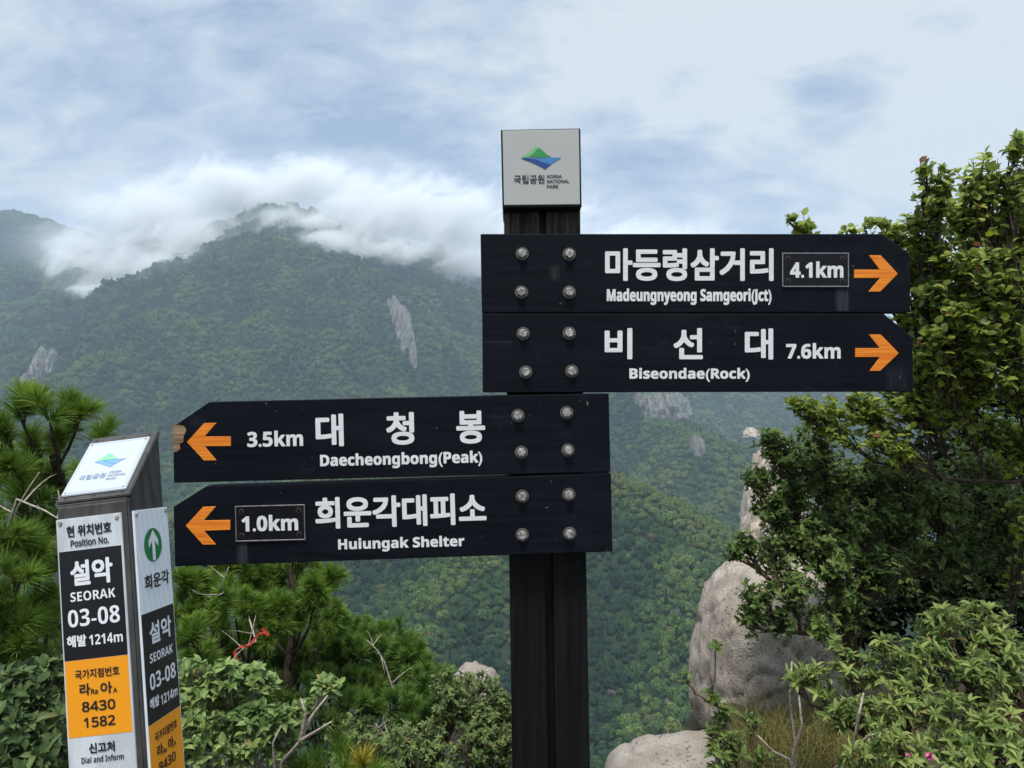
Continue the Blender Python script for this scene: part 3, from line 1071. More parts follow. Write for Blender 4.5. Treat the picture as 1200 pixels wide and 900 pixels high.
# logo box
BY = D - .008
cap = MB().bm(prism_bm(poly3([(586.8, 152), (588.8, 243.6), (681.8, 242.6), (680.2, 150.2)], BY), BY, BY + .155, .0022, 2))
CAP = cap.build('logo_box', M_dark, sign, SO)
pan = MB().bm(prism_bm(poly3([(588.8, 153.6), (590.7, 240.7), (679.6, 239.8), (678.3, 152.0)], BY), BY - .003, BY + .004, .0012, 2))
pan.build('front_panel', M_panel, CAP, SO)
PYF = BY - .003


def zpx(zx, zy): return 550 + zx / 3.913, 130 + zy / 3.913


EMB = [([(236, 215), (262, 200), (285, 178), (303, 158), (316, 170), (298, 192), (274, 211), (255, 214)], 0, 1),
       ([(275, 211), (300, 192), (322, 169), (342, 188), (360, 203), (378, 210), (330, 213)], 1, 2),
       ([(236, 218), (270, 216), (300, 221), (335, 238), (372, 247), (362, 256), (349, 268), (320, 252), (280, 234)], 3, 1),
       ([(271, 216), (340, 215), (425, 214), (396, 229), (373, 246), (336, 237), (301, 220)], 2, 2)]


def emblem(to3, layers, mats_, parent, origin):
    b = MB()
    for pts_, mi, k in EMB:
        b.add([to3(x, y, k) for x, y in pts_], [tuple(range(len(pts_)))[::-1]], mi)
    return b.build('emblem', mats_, parent, origin)


def _cap3(x, y, k):
    a_, c_ = P2(*zpx(x, y), PYF); return (a_, PYF - .0006 - .0002 * k, c_)


emblem(_cap3, 0, [M_gl, M_gd, M_bl, M_bd], CAP, SO)


def zb_(x0, y0, x1, y1): return (*zpx(x0, y0), *zpx(x1, y1))


lettering([T('국립공원', *zb_(204, 294, 345, 334), .015, .6), T(bold('KOREA', True), *zb_(356, 293, 424, 308), .03, .6),
           T(bold('NATIONAL', True), *zb_(356, 315, 459, 331), .03, .6), T(bold('PARK', True), *zb_(356, 339, 409, 355), .03, .6)], CAP, PYF, M_ink)

# ------------------------------------------------------------------ position marker post
w_ = np.array([-.1053, -.1212, -.0385])
th = np.linalg.norm(w_); k_ = w_ / th
K = np.array([[0, -k_[2], k_[1]], [k_[2], 0, -k_[0]], [-k_[1], k_[0], 0]])
MR = np.eye(3) + math.sin(th) * K + (1 - math.cos(th)) * K @ K
MT = np.array([-.7707, 1.2607, -.2302 + EYE])
PW, PG, PD = .11, .016, .0147


def ml(X, Y, Z): return MR @ np.array([X, Y, Z]) + MT          # post's own axes -> world


def ray_to(px, py, axis, val):
    """pixel -> point on the post's plane axis=val, in the post's own axes"""
    d_ = MR.T @ np.array([(px - 600) / F, 1.0, (450 - py) / F])
    o_ = MR.T @ (np.array([0, 0, EYE]) - MT)
    s = (val - o_[axis]) / d_[axis]
    return o_ + s * d_


M_grey = wood_mat('dark_grey_post', (.035, .034, .033, 1), (.075, .072, .068, 1), (60, 60, 9), .6, .35, ((.13, .125, .12, 1), .35))
M_alu, t, o = mat('white_sheet')
geo = t.n('ShaderNodeNewGeometry')
principled(t, o, t.mix(t.step(t.noise(t.map(geo.outputs['Position'], scale=(1, 1, .3)), 26, 8, .68), .38, .62), (.50, .52, .53, 1), (.64, .66, .68, 1)), .35, spec=.5)
M_sidesheet, t, o = mat('lightened_reflective_sheet')  # side panel's sheet: colour lightened to make up for weak light there
geo = t.n('ShaderNodeNewGeometry')
wv_ = t.n('ShaderNodeTexWave', wave_type='BANDS', bands_direction='X'); wv_.inputs['Scale'].default_value = 22; wv_.inputs['Distortion'].default_value = .6
t.l(t.map(geo.outputs['Position'], rot=(0, 0, R(62))), wv_.inputs['Vector'])
principled(t, o, t.mix(wv_.outputs['Fac'], (.76, .80, .84, 1), (.84, .87, .90, 1)), .3, spec=.5)
M_cappl, t, o = mat('darkened_white_sheet')  # same white sheet, colour darkened against the strong sun on the cap
geo = t.n('ShaderNodeNewGeometry')
principled(t, o, t.mix(t.noise(geo.outputs['Position'], 40, 6, .6), (.46, .49, .50, 1), (.51, .54, .55, 1)), .4, spec=.3)
M_blackp, t, o = mat('black_print'); principled(t, o, (.008, .008, .009, 1), .35)
M_orangep, t, o = mat('orange_print'); principled(t, o, (.88, .33, .012, 1), .35)
M_greenp, t, o = mat('dark_green_print'); principled(t, o, (.008, .19, .055, 1), .4)
M_letter, t, o = mat('white_print'); principled(t, o, (.78, .79, .80, 1), .4)
M_soft, t, o = mat('faded_grey_print'); principled(t, o, (.30, .36, .50, 1), .5)
M_fgreen, t, o = mat('faded_green_print'); principled(t, o, (.22, .55, .32, 1), .5)
M_fblue, t, o = mat('faded_blue_print'); principled(t, o, (.16, .33, .66, 1), .5)

# body: local axes X right along the front, Y into the post, Z up; panels are set 3 mm proud
fl = ray_to(66.5, 592.7, 1, .003); fr_ = ray_to(149.9, 586.9, 1, .003)
X0, X1 = fl[0] - .001, PW + PG - .003
Zf = (fl[2] + fr_[2]) / 2
Y0, Y1 = .003, .003 + .1385
bt = ray_to(185.9, 506.8, 0, X1)
Zb = bt[2]; Y1 = bt[1]
Zlow = -1.28
prof = [(Y0, Zlow), (Y0, Zf), (Y1, Zb), (Y1, Zlow)]
bm = bmesh.new()
a = [bm.verts.new(ml(X0, y, z)) for y, z in prof]
b = [bm.verts.new(ml(X1, y, z)) for y, z in prof]
bm.faces.new(a); bm.faces.new(b[::-1])
for i_ in range(4): bm.faces.new((a[i_], b[i_], b[(i_ + 1) % 4], a[(i_ + 1) % 4]))
bmesh.ops.recalc_face_normals(bm, faces=bm.faces)
bmesh.ops.bevel(bm, geom=list(bm.edges), offset=.003, segments=2, affect='EDGES')
bm.verts.index_update()
foot = ml((X0 + X1) / 2, .06, Zlow)
marker = thing('position_marker_post', (foot[0], foot[1], Hs(foot[0], foot[1])), 'leaning grey marker post with white, black and orange number panels', 'marker post')
MO = tuple(marker.location)
BODY = MB().bm(bm).build('post', M_grey, marker, MO)

# slanted cap plate with white panel
sl = np.array([0, Y1 - Y0, Zb - Zf]); sl_len = np.linalg.norm(sl); sl /= sl_len
nrm = np.array([0, -sl[2], sl[1]])


def slp(u, v, h): return ml(*(np.array([u, Y0, Zf]) + sl * v + nrm * h))


def slab(f, u0, u1, v0, v1, h0, h1, bev=.001):
    bm = bmesh.new()
    lo_ = [bm.verts.new(f(u, v, h0)) for u, v in ((u0, v0), (u1, v0), (u1, v1), (u0, v1))]
    hi_ = [bm.verts.new(f(u, v, h1)) for u, v in ((u0, v0), (u1, v0), (u1, v1), (u0, v1))]
    bm.faces.new(lo_[::-1]); bm.faces.new(hi_)
    for i_ in range(4): bm.faces.new((lo_[i_], lo_[(i_ + 1) % 4], hi_[(i_ + 1) % 4], hi_[i_]))
    bmesh.ops.recalc_face_normals(bm, faces=bm.faces)
    if bev: bmesh.ops.bevel(bm, geom=list(bm.edges), offset=bev, segments=2, affect='EDGES')
    bm.verts.index_update()
    return bm


def disc(f, u, v, h, r_, dep, seg=14):
    V = []
    for k in range(seg):
        a_ = 6.2832 * k / seg
        V.append(f(u + r_ * math.cos(a_), v + r_ * math.sin(a_), h))
    for k in range(seg):
        a_ = 6.2832 * k / seg
        V.append(f(u + r_ * .7 * math.cos(a_), v + r_ * .7 * math.sin(a_), h + dep))
    Fc = [tuple(range(seg, 2 * seg))] + [(k, (k + 1) % seg, seg + (k + 1) % seg, seg + k) for k in range(seg)]
    return V, Fc


cpm = MB().bm(slab(slp, X0 - .001, X1 + .002, .006, sl_len + .001, -.002, .0045, .0015))
for u in (X0 + .012, (X0 + X1) / 2, X1 - .012):
    for v in (.014, sl_len - .008):
        cpm.add(*disc(slp, u, v, .0045, .0022, .0012), 1)
CAPP = cpm.build('cap_plate', [M_grey, M_rust], marker, MO)


def sl_uv(px, py):              # pixel -> (u, v) on the slanted panel
    n_ = nrm; p0 = np.array([0, Y0, Zf]) + nrm * .008
    d_ = MR.T @ np.array([(px - 600) / F, 1.0, (450 - py) / F]); o_ = MR.T @ (np.array([0, 0, EYE]) - MT)
    q = o_ + d_ * (np.dot(p0 - o_, n_) / np.dot(d_, n_))
    return q[0], np.dot(q - p0, sl)


c4 = [sl_uv(72.3, 580), sl_uv(147.5, 574), sl_uv(174, 512.5), sl_uv(105.5, 518.5)]
u0 = (c4[0][0] + c4[3][0]) / 2; u1 = (c4[1][0] + c4[2][0]) / 2
v0 = (c4[0][1] + c4[1][1]) / 2; v1 = (c4[2][1] + c4[3][1]) / 2
print('cap panel', u0, u1, v0, v1, 'slope len', sl_len, 'Y1', Y1, 'Zf', Zf, 'Zb', Zb, 'X', X0, X1, 'foot', foot, MO)
tp = MB().bm(slab(slp, u0, u1, v0, v1, .004, .008, .0012))
iw = .0045
for (a_, b_, c_, d_) in ((u0 + iw, u1 - iw, v0 + iw, v0 + iw + .0009), (u0 + iw, u1 - iw, v1 - iw - .0009, v1 - iw),
                         (u0 + iw, u0 + iw + .0009, v0 + iw + .002, v1 - iw - .002), (u1 - iw - .0009, u1 - iw, v0 + iw + .002, v1 - iw - .002)):
    tp.bm(slab(slp, a_, b_, c_, d_, .0075, .0083, 0), 1)
for u in (u0 + .006, u1 - .006):
    for v in (v0 + .006, v1 - .006): tp.add(*disc(slp, u, v, .008, .0022, .001), 2)
TOPP = tp.build('cap_panel', [M_cappl, M_soft, M_steel], CAPP, MO)
uc, vc = (u0 + u1) / 2, (v0 + v1) / 2
es = (u1 - u0) * .52 / 190.0


def _cap4(x, y, k): return slp(uc + .002 + (x - 330) * es, vc + .012 - (y - 215) * es * 1.15, .0084 + .0002 * k)


emblem(_cap4, 0, [M_fgreen, M_fgreen, M_fblue, M_fblue], TOPP, MO)


def tlet(items, f, mt, parent, name='lettering', h=.0086):
    b = MB()
    for (s, cu, cv, ww, hh, wt) in items:
        uv, Fc = text_uv(s, ww, hh, wt)
        b.add([f(cu + u, cv + v, h + .00004 * k) for u, v, k in uv], Fc)
    return b.build(name, mt, parent, MO)


pw_ = u1 - u0
tlet([('국립공원', uc - pw_ * .14, vc - .026, pw_ * .42, .0125, .015), (bold('KOREA', True), uc + pw_ * .21, vc - .0205, pw_ * .20, .0055, .02),
      (bold('NATIONAL', True), uc + pw_ * .255, vc - .0285, pw_ * .29, .0055, .02), (bold('PARK', True), uc + pw_ * .19, vc - .0365, pw_ * .16, .0055, .02)], slp, M_soft, TOPP)


# front and side number panels
def ffr(u, v, h): return ml(u, .0 - h + .003, v)               # h = height above the post face
def fsd(u, v, h): return ml(X1 + h, u, v)


def pxf(px, py): q = ray_to(px, py, 1, -.001); return q[0], q[2]
def pxs(px, py): q = ray_to(px, py, 0, X1 + .004); return q[1], q[2]


def number_panel(f, q, wl, wr, zt, z1, z2, z3, z4, texts, name, sheet):
    b = MB()
    b.bm(slab(f, wl - .0015, wr + .0015, z4, zt, -.001, .0032, .0009), 0)
    m_ = .0035
    b.bm(slab(f, wl + m_ * .4, wr - m_ * .4, z2, z1, .002, .0036, 0), 1)
    b.bm(slab(f, wl + m_ * .4, wr - m_ * .4, z3, z2 - .0006, .002, .0036, 0), 2)
    for u in (wl + .006, wr - .006):
        for v in (zt - .007, z4 + .007): b.add(*disc(f, u, v, .0032, .0042, .002), 3)
    pnl = b.build(name, [sheet, M_blackp, M_orangep, M_steel], marker, MO)
    for mt in (M_letter, M_ink):
        its = []
        for (s, xl, yl, xr, yr, hpx, wt, mm) in texts:
            if mm is not mt: continue
            a_, c_ = q(xl, yl), q(xr, yr)
            xm, ym = (xl + xr) / 2, (yl + yr) / 2
            hh = abs(q(xm, ym - hpx / 2)[1] - q(xm, ym + hpx / 2)[1])
            its.append((s, (a_[0] + c_[0]) / 2, (a_[1] + c_[1]) / 2, abs(c_[0] - a_[0]), hh, wt))
        tlet(its, f, mt, pnl, 'lettering', .0042)
    return pnl


W_, K_ = M_letter, M_ink
ftx = [('현 위치번호', 78, 623.3, 130.5, 617.5, 13.5, .03, K_), (bold('Position No.', True), 82.7, 636.5, 127.5, 632.6, 8.6, .025, K_),
       ('설악', 82.5, 672.5, 132.2, 667.2, 30, .035, W_), (bold('SEORAK'), 82.5, 699.6, 135.2, 694.6, 11.2, .0, W_),
       (bold('03-08'), 79.7, 725, 140.4, 719.2, 20.5, .0, W_), ('해발', 78.5, 752.3, 101.5, 750.3, 14, .035, W_), (bold('1214m'), 104.5, 749.3, 143.9, 746.4, 12, .0, W_),
       ('국가지점번호', 87.8, 790.8, 139.9, 785.7, 11, .02, K_), ('라', 93.2, 808.3, 106, 807.3, 14, .03, K_), (bold('Ra', True), 106.6, 810.4, 114.7, 809.6, 6.2, .025, K_),
       ('아', 117.7, 806.3, 131.7, 805.2, 14, .03, K_), (bold('A', True), 132.6, 808.6, 137.5, 808.2, 6.2, .025, K_),
       (bold('8430', True), 96, 828.2, 135.2, 824.9, 12, .03, K_), (bold('1582', True), 98.3, 846.8, 135.2, 843.6, 12, .03, K_),
       ('신고처', 104.2, 876.9, 134.5, 874.2, 12.3, .035, K_), (bold('Dial and Inform'), 95.5, 890.6, 145, 886.8, 7.6, .0, K_)]
number_panel(ffr, pxf, 0, PW, 0, -.0544, -.2333, -.3562, -.56, ftx, 'front_panel', M_alu)
stx = [('희운각', 169.5, 681.8, 198, 676.5, 17.5, .025, K_), ('설악', 174.9, 740.5, 200.6, 735.2, 26, .03, W_), (bold('SEORAK'), 175.4, 770.7, 202.2, 761.0, 10.8, 0, W_),
       (bold('03-08'), 175.4, 797.6, 205.7, 786.7, 19, 0, W_), ('해발', 175.4, 825, 186.5, 820.6, 13.5, .03, W_), (bold('1214m'), 188.3, 818.5, 208, 810.8, 12, 0, W_),
       ('국가지점번호', 181.2, 861.5, 207.3, 850.3, 11, .02, K_), ('라', 184, 880.2, 191, 877.3, 14, .03, K_), (bold('Ra', True), 191.4, 880, 195.2, 878.4, 6, .025, K_),
       ('아', 197, 872, 203.4, 869, 14, .03, K_), (bold('A', True), 203.8, 871, 206.2, 870, 6, .025, K_),
       (bold('8430', True), 186, 896.5, 206, 888, 12, .03, K_), (bold('1582', True), 187, 916, 206.5, 907.5, 12, .03, K_)]
PS = number_panel(fsd, pxs, PD, PD + PW, .0001, -.1752, -.3561, -.49, -.56, stx, 'side_panel', M_sidesheet)
cu, cv = pxs(179.6, 638.2)
gb = MB(); seg = 40
gb.add([fsd(cu + .0292 * math.cos(6.2832 * k / seg), cv + .0292 * math.sin(6.2832 * k / seg), .0040) for k in range(seg)], [tuple(range(seg))], 0)
ar = [(-.0042, -.024), (.0042, -.024), (.0042, .006), (.0135, -.004), (.0135, .007), (0, .0235), (-.0135, .007), (-.0135, -.004), (-.0042, .006)]
gb.add([fsd(cu + u, cv + v, .0046) for u, v in ((u_ * 1.18, v_ * 1.12) for u_, v_ in ar)], [(0, 1, 2, 8), (2, 3, 4), (2, 4, 5), (8, 2, 5), (8, 5, 6), (8, 6, 7)], 1)
gb.build('direction_sign', [M_greenp, M_letter], PS, MO)

# ------------------------------------------------------------------ rocks near the trail
def granite(name, c0, c1, fleck, lichen):
    m, t, o = mat(name)
    geo = t.n('ShaderNodeNewGeometry'); pos = geo.outputs['Position']
    a1 = t.noise(pos, 6, 8, .62)
    a2 = t.noise(pos, 60, 4, .7)
    a3 = t.noise(pos, 170, 3, .65)
    vo = t.n('ShaderNodeTexVoronoi'); vo.inputs['Scale'].default_value = 34; t.l(t.map(pos, scale=(1, 1, 1)), vo.inputs['Vector'])
    pits = t.step(vo.outputs['Distance'], .10, .34)
    pitmask = t.step(t.noise(pos, 5, 4, .6), .48, .62)
    c = t.mix(t.step(a1, .3, .7), c0, c1)
    c = t.mix(t.step(a2, .54, .70), c, fleck)
    c = t.mix(t.math('MULTIPLY', t.step(a3, .54, .64), .75), c, (.085, .075, .068, 1))
    c = t.mix(t.math('MULTIPLY', t.step(t.noise(pos, 3.4, 9, .7), .56, .66), .55), c, lichen)
    hgt = t.math('ADD', t.math('MULTIPLY', a2, .5), t.math('ADD', a1, t.math('MULTIPLY', a3, .25)))
    hgt = t.math('ADD', hgt, t.math('MULTIPLY', t.math('MULTIPLY', t.math('SUBTRACT', pits, 1.0), pitmask), .9))
    principled(t, o, c, .88, spec=.25, bump=hgt, bump_d=.022, bump_s=1.0)
    return m


M_gran = granite('boulder_granite', (.32, .262, .208, 1), (.53, .45, .365, 1), (.21, .172, .140, 1), (.18, .155, .132, 1))
M_gran2 = granite('ledge_granite', (.30, .25, .205, 1), (.42, .37, .31, 1), (.24, .205, .175, 1), (.18, .155, .135, 1))


def rock(name, c, r3, label, mt, power=2.8, seed=0, tilt=(0, 0, 0), amp=.10, sub=6, shape=None, base=None):
    V, Fc = ico(sub)
    q = V / ((np.abs(V) ** power).sum(1)[:, None] ** (1 / power))
    off = Vector((seed * 3.1, seed * 7.7, seed * 1.3))
    n1_ = np.array([mnoise.noise(Vector(v * 1.3) + off) for v in V])
    n2_ = np.array([mnoise.fractal(Vector(v * 4.5) + off, .9, 2.1, 5) for v in V])
    n3_ = np.array([abs(mnoise.noise(Vector(v * [2.2, 2.2, 3.0]) + off * 2)) for v in V])
    crack = -np.exp(-(n3_ / .028) ** 2) * .055
    q = q * (1 + amp * n1_ + amp * .5 * n2_ + crack)[:, None]
    if shape is not None: q = shape(q)
    q = q * np.array(r3)
    Rm = np.array(Matrix.Rotation(R(tilt[2]), 3, 'Z') @ Matrix.Rotation(R(tilt[1]), 3, 'Y') @ Matrix.Rotation(R(tilt[0]), 3, 'X'))
    q = q @ Rm.T + np.array(c)
    orig = (c[0], c[1], q[:, 2].min())
    ob = make(name, q, Fc, mt, None, orig, smooth=True)
    return tag(ob, label, 'rock')


def boulder_shape(q):
    q = q.copy()
    zt = np.clip((q[:, 2] + 1) / 2, 0, 1)
    # left side slopes back towards the top, foot undercut
    q[:, 0] += .42 * np.clip(zt - .45, 0, 1) ** 1.3 * (q[:, 0] < .6)
    q[:, 0] += .16 * np.clip(.16 - zt, 0, 1) / .16 * (q[:, 0] < 0) * 1.0
    return q


by = 4.3
bc = at(918, 782, by)
rock('boulder', (bc[0] - .04, by + .12, bc[2]), (88 / F * by, .52, 122 / F * by), 'big rounded granite boulder beside the bushes at lower right', M_gran, 2.7, 4,
     (0, 0, 0), .085, 6, boulder_shape)
lc = at(815, 925, 3.75)
rock('rock_ledge', (lc[0] + .12, 3.75, lc[2] - .53), (.52, .66, .62), 'flat pale rock ledge at the bottom edge in front of the boulder', M_gran2, 4.6, 9, (3, -3, 6), .05, 6)
rc = at(550, 852, 5.2)
rock('weathered_boulder', (rc[0], 5.5, rc[2]), (30 / F * 5.2, .35, 48 / F * 5.2), 'pale grey boulder poking out behind the bushes left of the post', M_gran2, 2.5, 13, (0, 12, 0), .16, 5)


# ------------------------------------------------------------------ plants
class Leaves:
    """many leaves as one mesh: each one folded along its midrib with a drooping tip"""
    AL = np.array([0, .30, .32, .30, .68, .70, .68, 1.0])
    AC = np.array([0, -.5, 0, .5, -.40, 0, .40, 0])
    UP = np.array([0, .10, .0, .10, .06, -.03, .06, -.16])
    LI = np.array([0, 3, 2, 0, 2, 1, 1, 2, 5, 4, 2, 3, 6, 5, 4, 5, 7, 5, 6, 7])
    LT = np.array([3, 3, 4, 4, 3, 3])

    def __init__(self, rng): self.P, self.Dr, self.N, self.L, self.W, self.T = [], [], [], [], [], []; self.rng = rng

    def add(self, p, d, n, L, W, tint):
        self.P.append(p); self.Dr.append(d); self.N.append(n); self.L.append(L); self.W.append(W); self.T.append(tint)

    def build(self, name, mt, parent, origin, round_=0.0):
        P = np.array(self.P); Dv = np.array(self.Dr); N = np.array(self.N)
        Dv /= np.linalg.norm(Dv, axis=1)[:, None] + 1e-9
        S = np.cross(Dv, N); S /= np.linalg.norm(S, axis=1)[:, None] + 1e-9
        N = np.cross(S, Dv)
        L = np.array(self.L)[:, None, None]; W = np.array(self.W)[:, None, None]
        ac = self.AC.copy()
        if round_: ac[4] = -.40 - .09 * round_; ac[6] = .40 + .09 * round_
        n = len(P)
        curl = self.rng.uniform(.3, 1.8, n)[:, None, None]
        V = P[:, None, :] + Dv[:, None, :] * (self.AL[None, :, None] * L) + S[:, None, :] * (ac[None, :, None] * W) + N[:, None, :] * (self.UP[None, :, None] * L * curl)
        li = (self.LI[None] + 8 * np.arange(n)[:, None]).ravel()
        lt = np.tile(self.LT, n)
        return make(name, V.reshape(-1, 3), (li, lt), mt, parent, origin, smooth=True, attr={'tint': np.repeat(self.T, 8)})


class Tubes:
    def __init__(self, seg=5): self.V, self.F, self.seg = [], [], seg

    def add(self, pts, r0, r1):
        pts = np.asarray(pts, float); n = len(pts); s = self.seg
        if r0 < .0035: s = 4
        tng = np.gradient(pts, axis=0); tng /= np.linalg.norm(tng, axis=1)[:, None] + 1e-9
        ref = np.array([.31, .87, .12]) if abs(tng[0][2]) > .7 else np.array([0.1, 0.05, 1.0])
        b = len(self.V)
        for i_, p in enumerate(pts):
            u = np.cross(tng[i_], ref); u /= np.linalg.norm(u) + 1e-9; v = np.cross(tng[i_], u)
            rr = r0 + (r1 - r0) * i_ / (n - 1)
            for k in range(s):
                a_ = 6.28318 * k / s
                self.V.append(p + rr * (u * math.cos(a_) + v * math.sin(a_)))
        for i_ in range(n - 1):
            for k in range(s):
                self.F.append((b + i_ * s + k, b + i_ * s + (k + 1) % s, b + (i_ + 1) * s + (k + 1) % s, b + (i_ + 1) * s + k))
        self.F.append(tuple(b + (n - 1) * s + k for k in range(s)))

    def build(self, name, mt, parent, origin):
        return make(name, self.V, self.F, mt, parent, origin, smooth=True)


def bark(name, c0, c1, sc=40):
    m, t, o = mat(name)
    geo = t.n('ShaderNodeNewGeometry'); pos = geo.outputs['Position']
    a1 = t.noise(pos, sc, 5, .65)
    principled(t, o, t.mix(t.step(a1, .35, .65), c0, c1), .9, spec=.15, bump=a1, bump_d=.004, bump_s=.8)
    return m


M_bark = bark('dark_bark', (.025, .019, .014, 1), (.085, .066, .048, 1))
M_twig = bark('brown_twigs', (.045, .030, .020, 1), (.12, .082, .055, 1), 90)
M_pale = bark('bare_grey_twigs', (.22, .18, .14, 1), (.46, .40, .33, 1), 90)

M_birch = foliage_mat('yellow_green_leaves', (.092, .146, .018, 1), (.275, .340, .050, 1), (.20, .085, .030, 1), .975, trans=.55, gloss=.05, rough=.45, back=1.3)
M_darkl = foliage_mat('dark_green_leaves', (.048, .092, .022, 1), (.165, .225, .055, 1), (.17, .17, .04, 1), .96, trans=.33, gloss=.075, rough=.40, back=1.3)
M_deepl = foliage_mat('shade_coloured_leaves', (.014, .028, .009, 1), (.042, .068, .020, 1), None, .96, trans=.25, gloss=.05, rough=.45, back=1.2)  # shade of the hollow put into the leaf colour
M_deepl2 = foliage_mat('dull_green_leaves', (.036, .068, .022, 1), (.120, .170, .055, 1), (.16, .15, .05, 1), .97, trans=.28, gloss=.07, rough=.42, back=1.3)
M_azal = foliage_mat('azalea_leaves', (.085, .140, .030, 1), (.280, .335, .092, 1), (.26, .20, .06, 1), .965, trans=.30, gloss=.10, rough=.42, back=1.5)
M_rhod = foliage_mat('pale_edged_leaves', (.070, .125, .030, 1), (.270, .350, .110, 1), (.30, .25, .09, 1), .975, trans=.28, gloss=.10, rough=.40, back=1.45)
M_small = foliage_mat('small_olive_leaves', (.060, .098, .026, 1), (.200, .255, .080, 1), (.20, .12, .06, 1), .96, trans=.30, gloss=.07, rough=.45, back=1.4)
M_need = foliage_mat('pine_needles', (.060, .125, .020, 1), (.215, .320, .056, 1), None, .97, trans=.28, gloss=.05, rough=.4, back=1.0)
M_need2 = foliage_mat('dwarf_pine_needles', (.050, .115, .024, 1), (.180, .280, .060, 1), None, .97, trans=.28, gloss=.05, rough=.4, back=1.0)
M_needy = foliage_mat('yellowed_pine_needles', (.26, .22, .03, 1), (.42, .36, .05, 1), None, .97, trans=.3, gloss=.03, back=1.0)


def unit(v): return v / (np.linalg.norm(v) + 1e-9)


def bez(a, b, c, n=7):
    t_ = np.linspace(0, 1, n)[:, None]
    return (1 - t_) ** 2 * a + 2 * t_ * (1 - t_) * b + t_ * t_ * c


class Skeleton:
    """branches grow from the nearest wood that lies nearer the root"""
    def __init__(self, root, rng, bend=.12):
        self.nodes = [(np.asarray(root, float), 0.0)]; self.rng = rng; self.bend = bend; self.root = np.asarray(root, float)

    def reach(self, c, tubes, r0, r1, n=8):
        c = np.asarray(c, float)
        dr = np.linalg.norm(c - self.root)
        best, bi = 1e9, 0
        for i_, (p, s) in enumerate(self.nodes):
            dd = np.linalg.norm(c - p)
            if np.linalg.norm(p - self.root) > dr * .82: continue
            cost = dd + .25 * s + (.6 if p[2] > c[2] + .05 else 0)
            if cost < best: best, bi = cost, i_
        p, s = self.nodes[bi]
        ln = np.linalg.norm(c - p)
        mid = (p + c) / 2 + self.rng.normal(0, 1, 3) * ln * self.bend + np.array([0, 0, -.10 * ln])
        pts_ = bez(p, mid, c, n)
        pts_[1:-1] += self.rng.normal(0, 1, (n - 2, 3)) * ln * .014
        sc = max(.45, 1 - .35 * s)
        tubes.add(pts_, r0 * sc, r1)
        for k in range(1, n): self.nodes.append((pts_[k], s + ln * k / n))
        return pts_


def shrub(name, root, clumps, label, cat, leaf, lmat, wmat, seed, L, W, twigs_per_r2=1.0, whorl=0, nodes=5, r0=.014, r1=.004, group=None,
          up=.55, crown='crown', wood='branches', droop=0.0, dtw=1.0, round_=0.0, tintbias=0.0, reach_=(.45, 1.0)):
    rng = np.random.default_rng(seed)
    th_ = thing(name, root, label, cat, group)
    og = tuple(th_.location)
    tb, lv = Tubes(6), Leaves(rng)
    sk = Skeleton(root, rng)
    cls = [(at(px, py, Y), rp_ / F * Y, n_) for (px, py, Y, rp_, n_) in clumps]
    cls.sort(key=lambda c: np.linalg.norm(c[0] - np.array(root)))
    for c, r_, n_ in cls:
        br = sk.reach(c - np.array([0, 0, r_ * .25]), tb, r0, r1)
        hub = br[-1]
        bias = rng.normal(0, .10) + tintbias
        for k in range(int(n_ * twigs_per_r2)):
            dd = rng.normal(0, 1, 3); dd[2] += up; dd = unit(dd)
            tip = c + dd * r_ * rng.uniform(*reach_) * np.array([1, .9, .95])
            st = br[rng.integers(len(br) // 2, len(br))] + rng.normal(0, .12, 3) * r_
            mid = (st + tip) / 2 + rng.normal(0, .12, 3) * r_ + np.array([0, 0, .10 * r_])
            tw = bez(st, mid, tip, 6)
            tb.add(tw, .0026 * dtw, .0011 * dtw)
            td = unit(tw[-1] - tw[-2])
            tt = bias + rng.normal(0, .08)
            if whorl:
                base_ = rng.uniform(0, 6.28)
                ax1 = unit(np.cross(td, rng.normal(0, 1, 3))); ax2 = np.cross(td, ax1)
                m_ = whorl + rng.integers(-1, 2)
                for q_ in range(m_):
                    a_ = base_ + 6.283 * q_ / m_ + rng.normal(0, .18)
                    rad_ = ax1 * math.cos(a_) + ax2 * math.sin(a_)
                    ln_ = L * rng.uniform(.48, 1.15)
                    ld = unit(rad_ + rng.normal(0, .18, 3) + td * rng.uniform(.2, 1.15) - np.array([0, 0, droop * rng.uniform(0, 1)]))
                    lv.add(tip + rng.normal(0, .15, 3) * L * .12, ld, unit(td + .25 * np.array([0, 0, 1]) + rng.normal(0, .12, 3)), ln_, W * ln_ / L * rng.uniform(.85, 1.15),
                           float(np.clip(rng.uniform(0, .92) + tt, 0, .955) if rng.uniform() > .012 else .99))
            for q_ in range(nodes):
                f_ = rng.uniform(.25, 1.0) if not whorl else rng.uniform(.45, .97)
                k0 = f_ * 5; i_ = min(int(k0), 4); p = tw[i_] + (tw[i_ + 1] - tw[i_]) * (k0 - i_)
                sd = unit(np.cross(td, np.array([0, 0, 1.0]) + rng.normal(0, .3, 3))) * (1 if q_ % 2 else -1)
                ld = unit(sd + td * rng.uniform(.2, .9) + rng.normal(0, .3, 3) - np.array([0, 0, droop]))
                ln_ = L * rng.uniform(.6, 1.15)
                lv.add(p, ld, unit(np.array([0, 0, .8]) + rng.normal(0, .45, 3)), ln_, W * ln_ / L * rng.uniform(.8, 1.2),
                       float(np.clip(rng.uniform(0, .92) + tt, 0, .955) if rng.uniform() > .012 else .99))
    # root flare so the stem stands in the ground
    rt = np.array(root); tb.add([rt - [0, 0, .12], rt + [0, 0, .03]], r0 * 1.5, r0 * 1.1)
    wd = tb.build(wood, wmat, th_, og)
    cr = lv.build(crown, lmat, th_, og, round_)
    print(name, 'leaves', len(lv.P))
    return th_


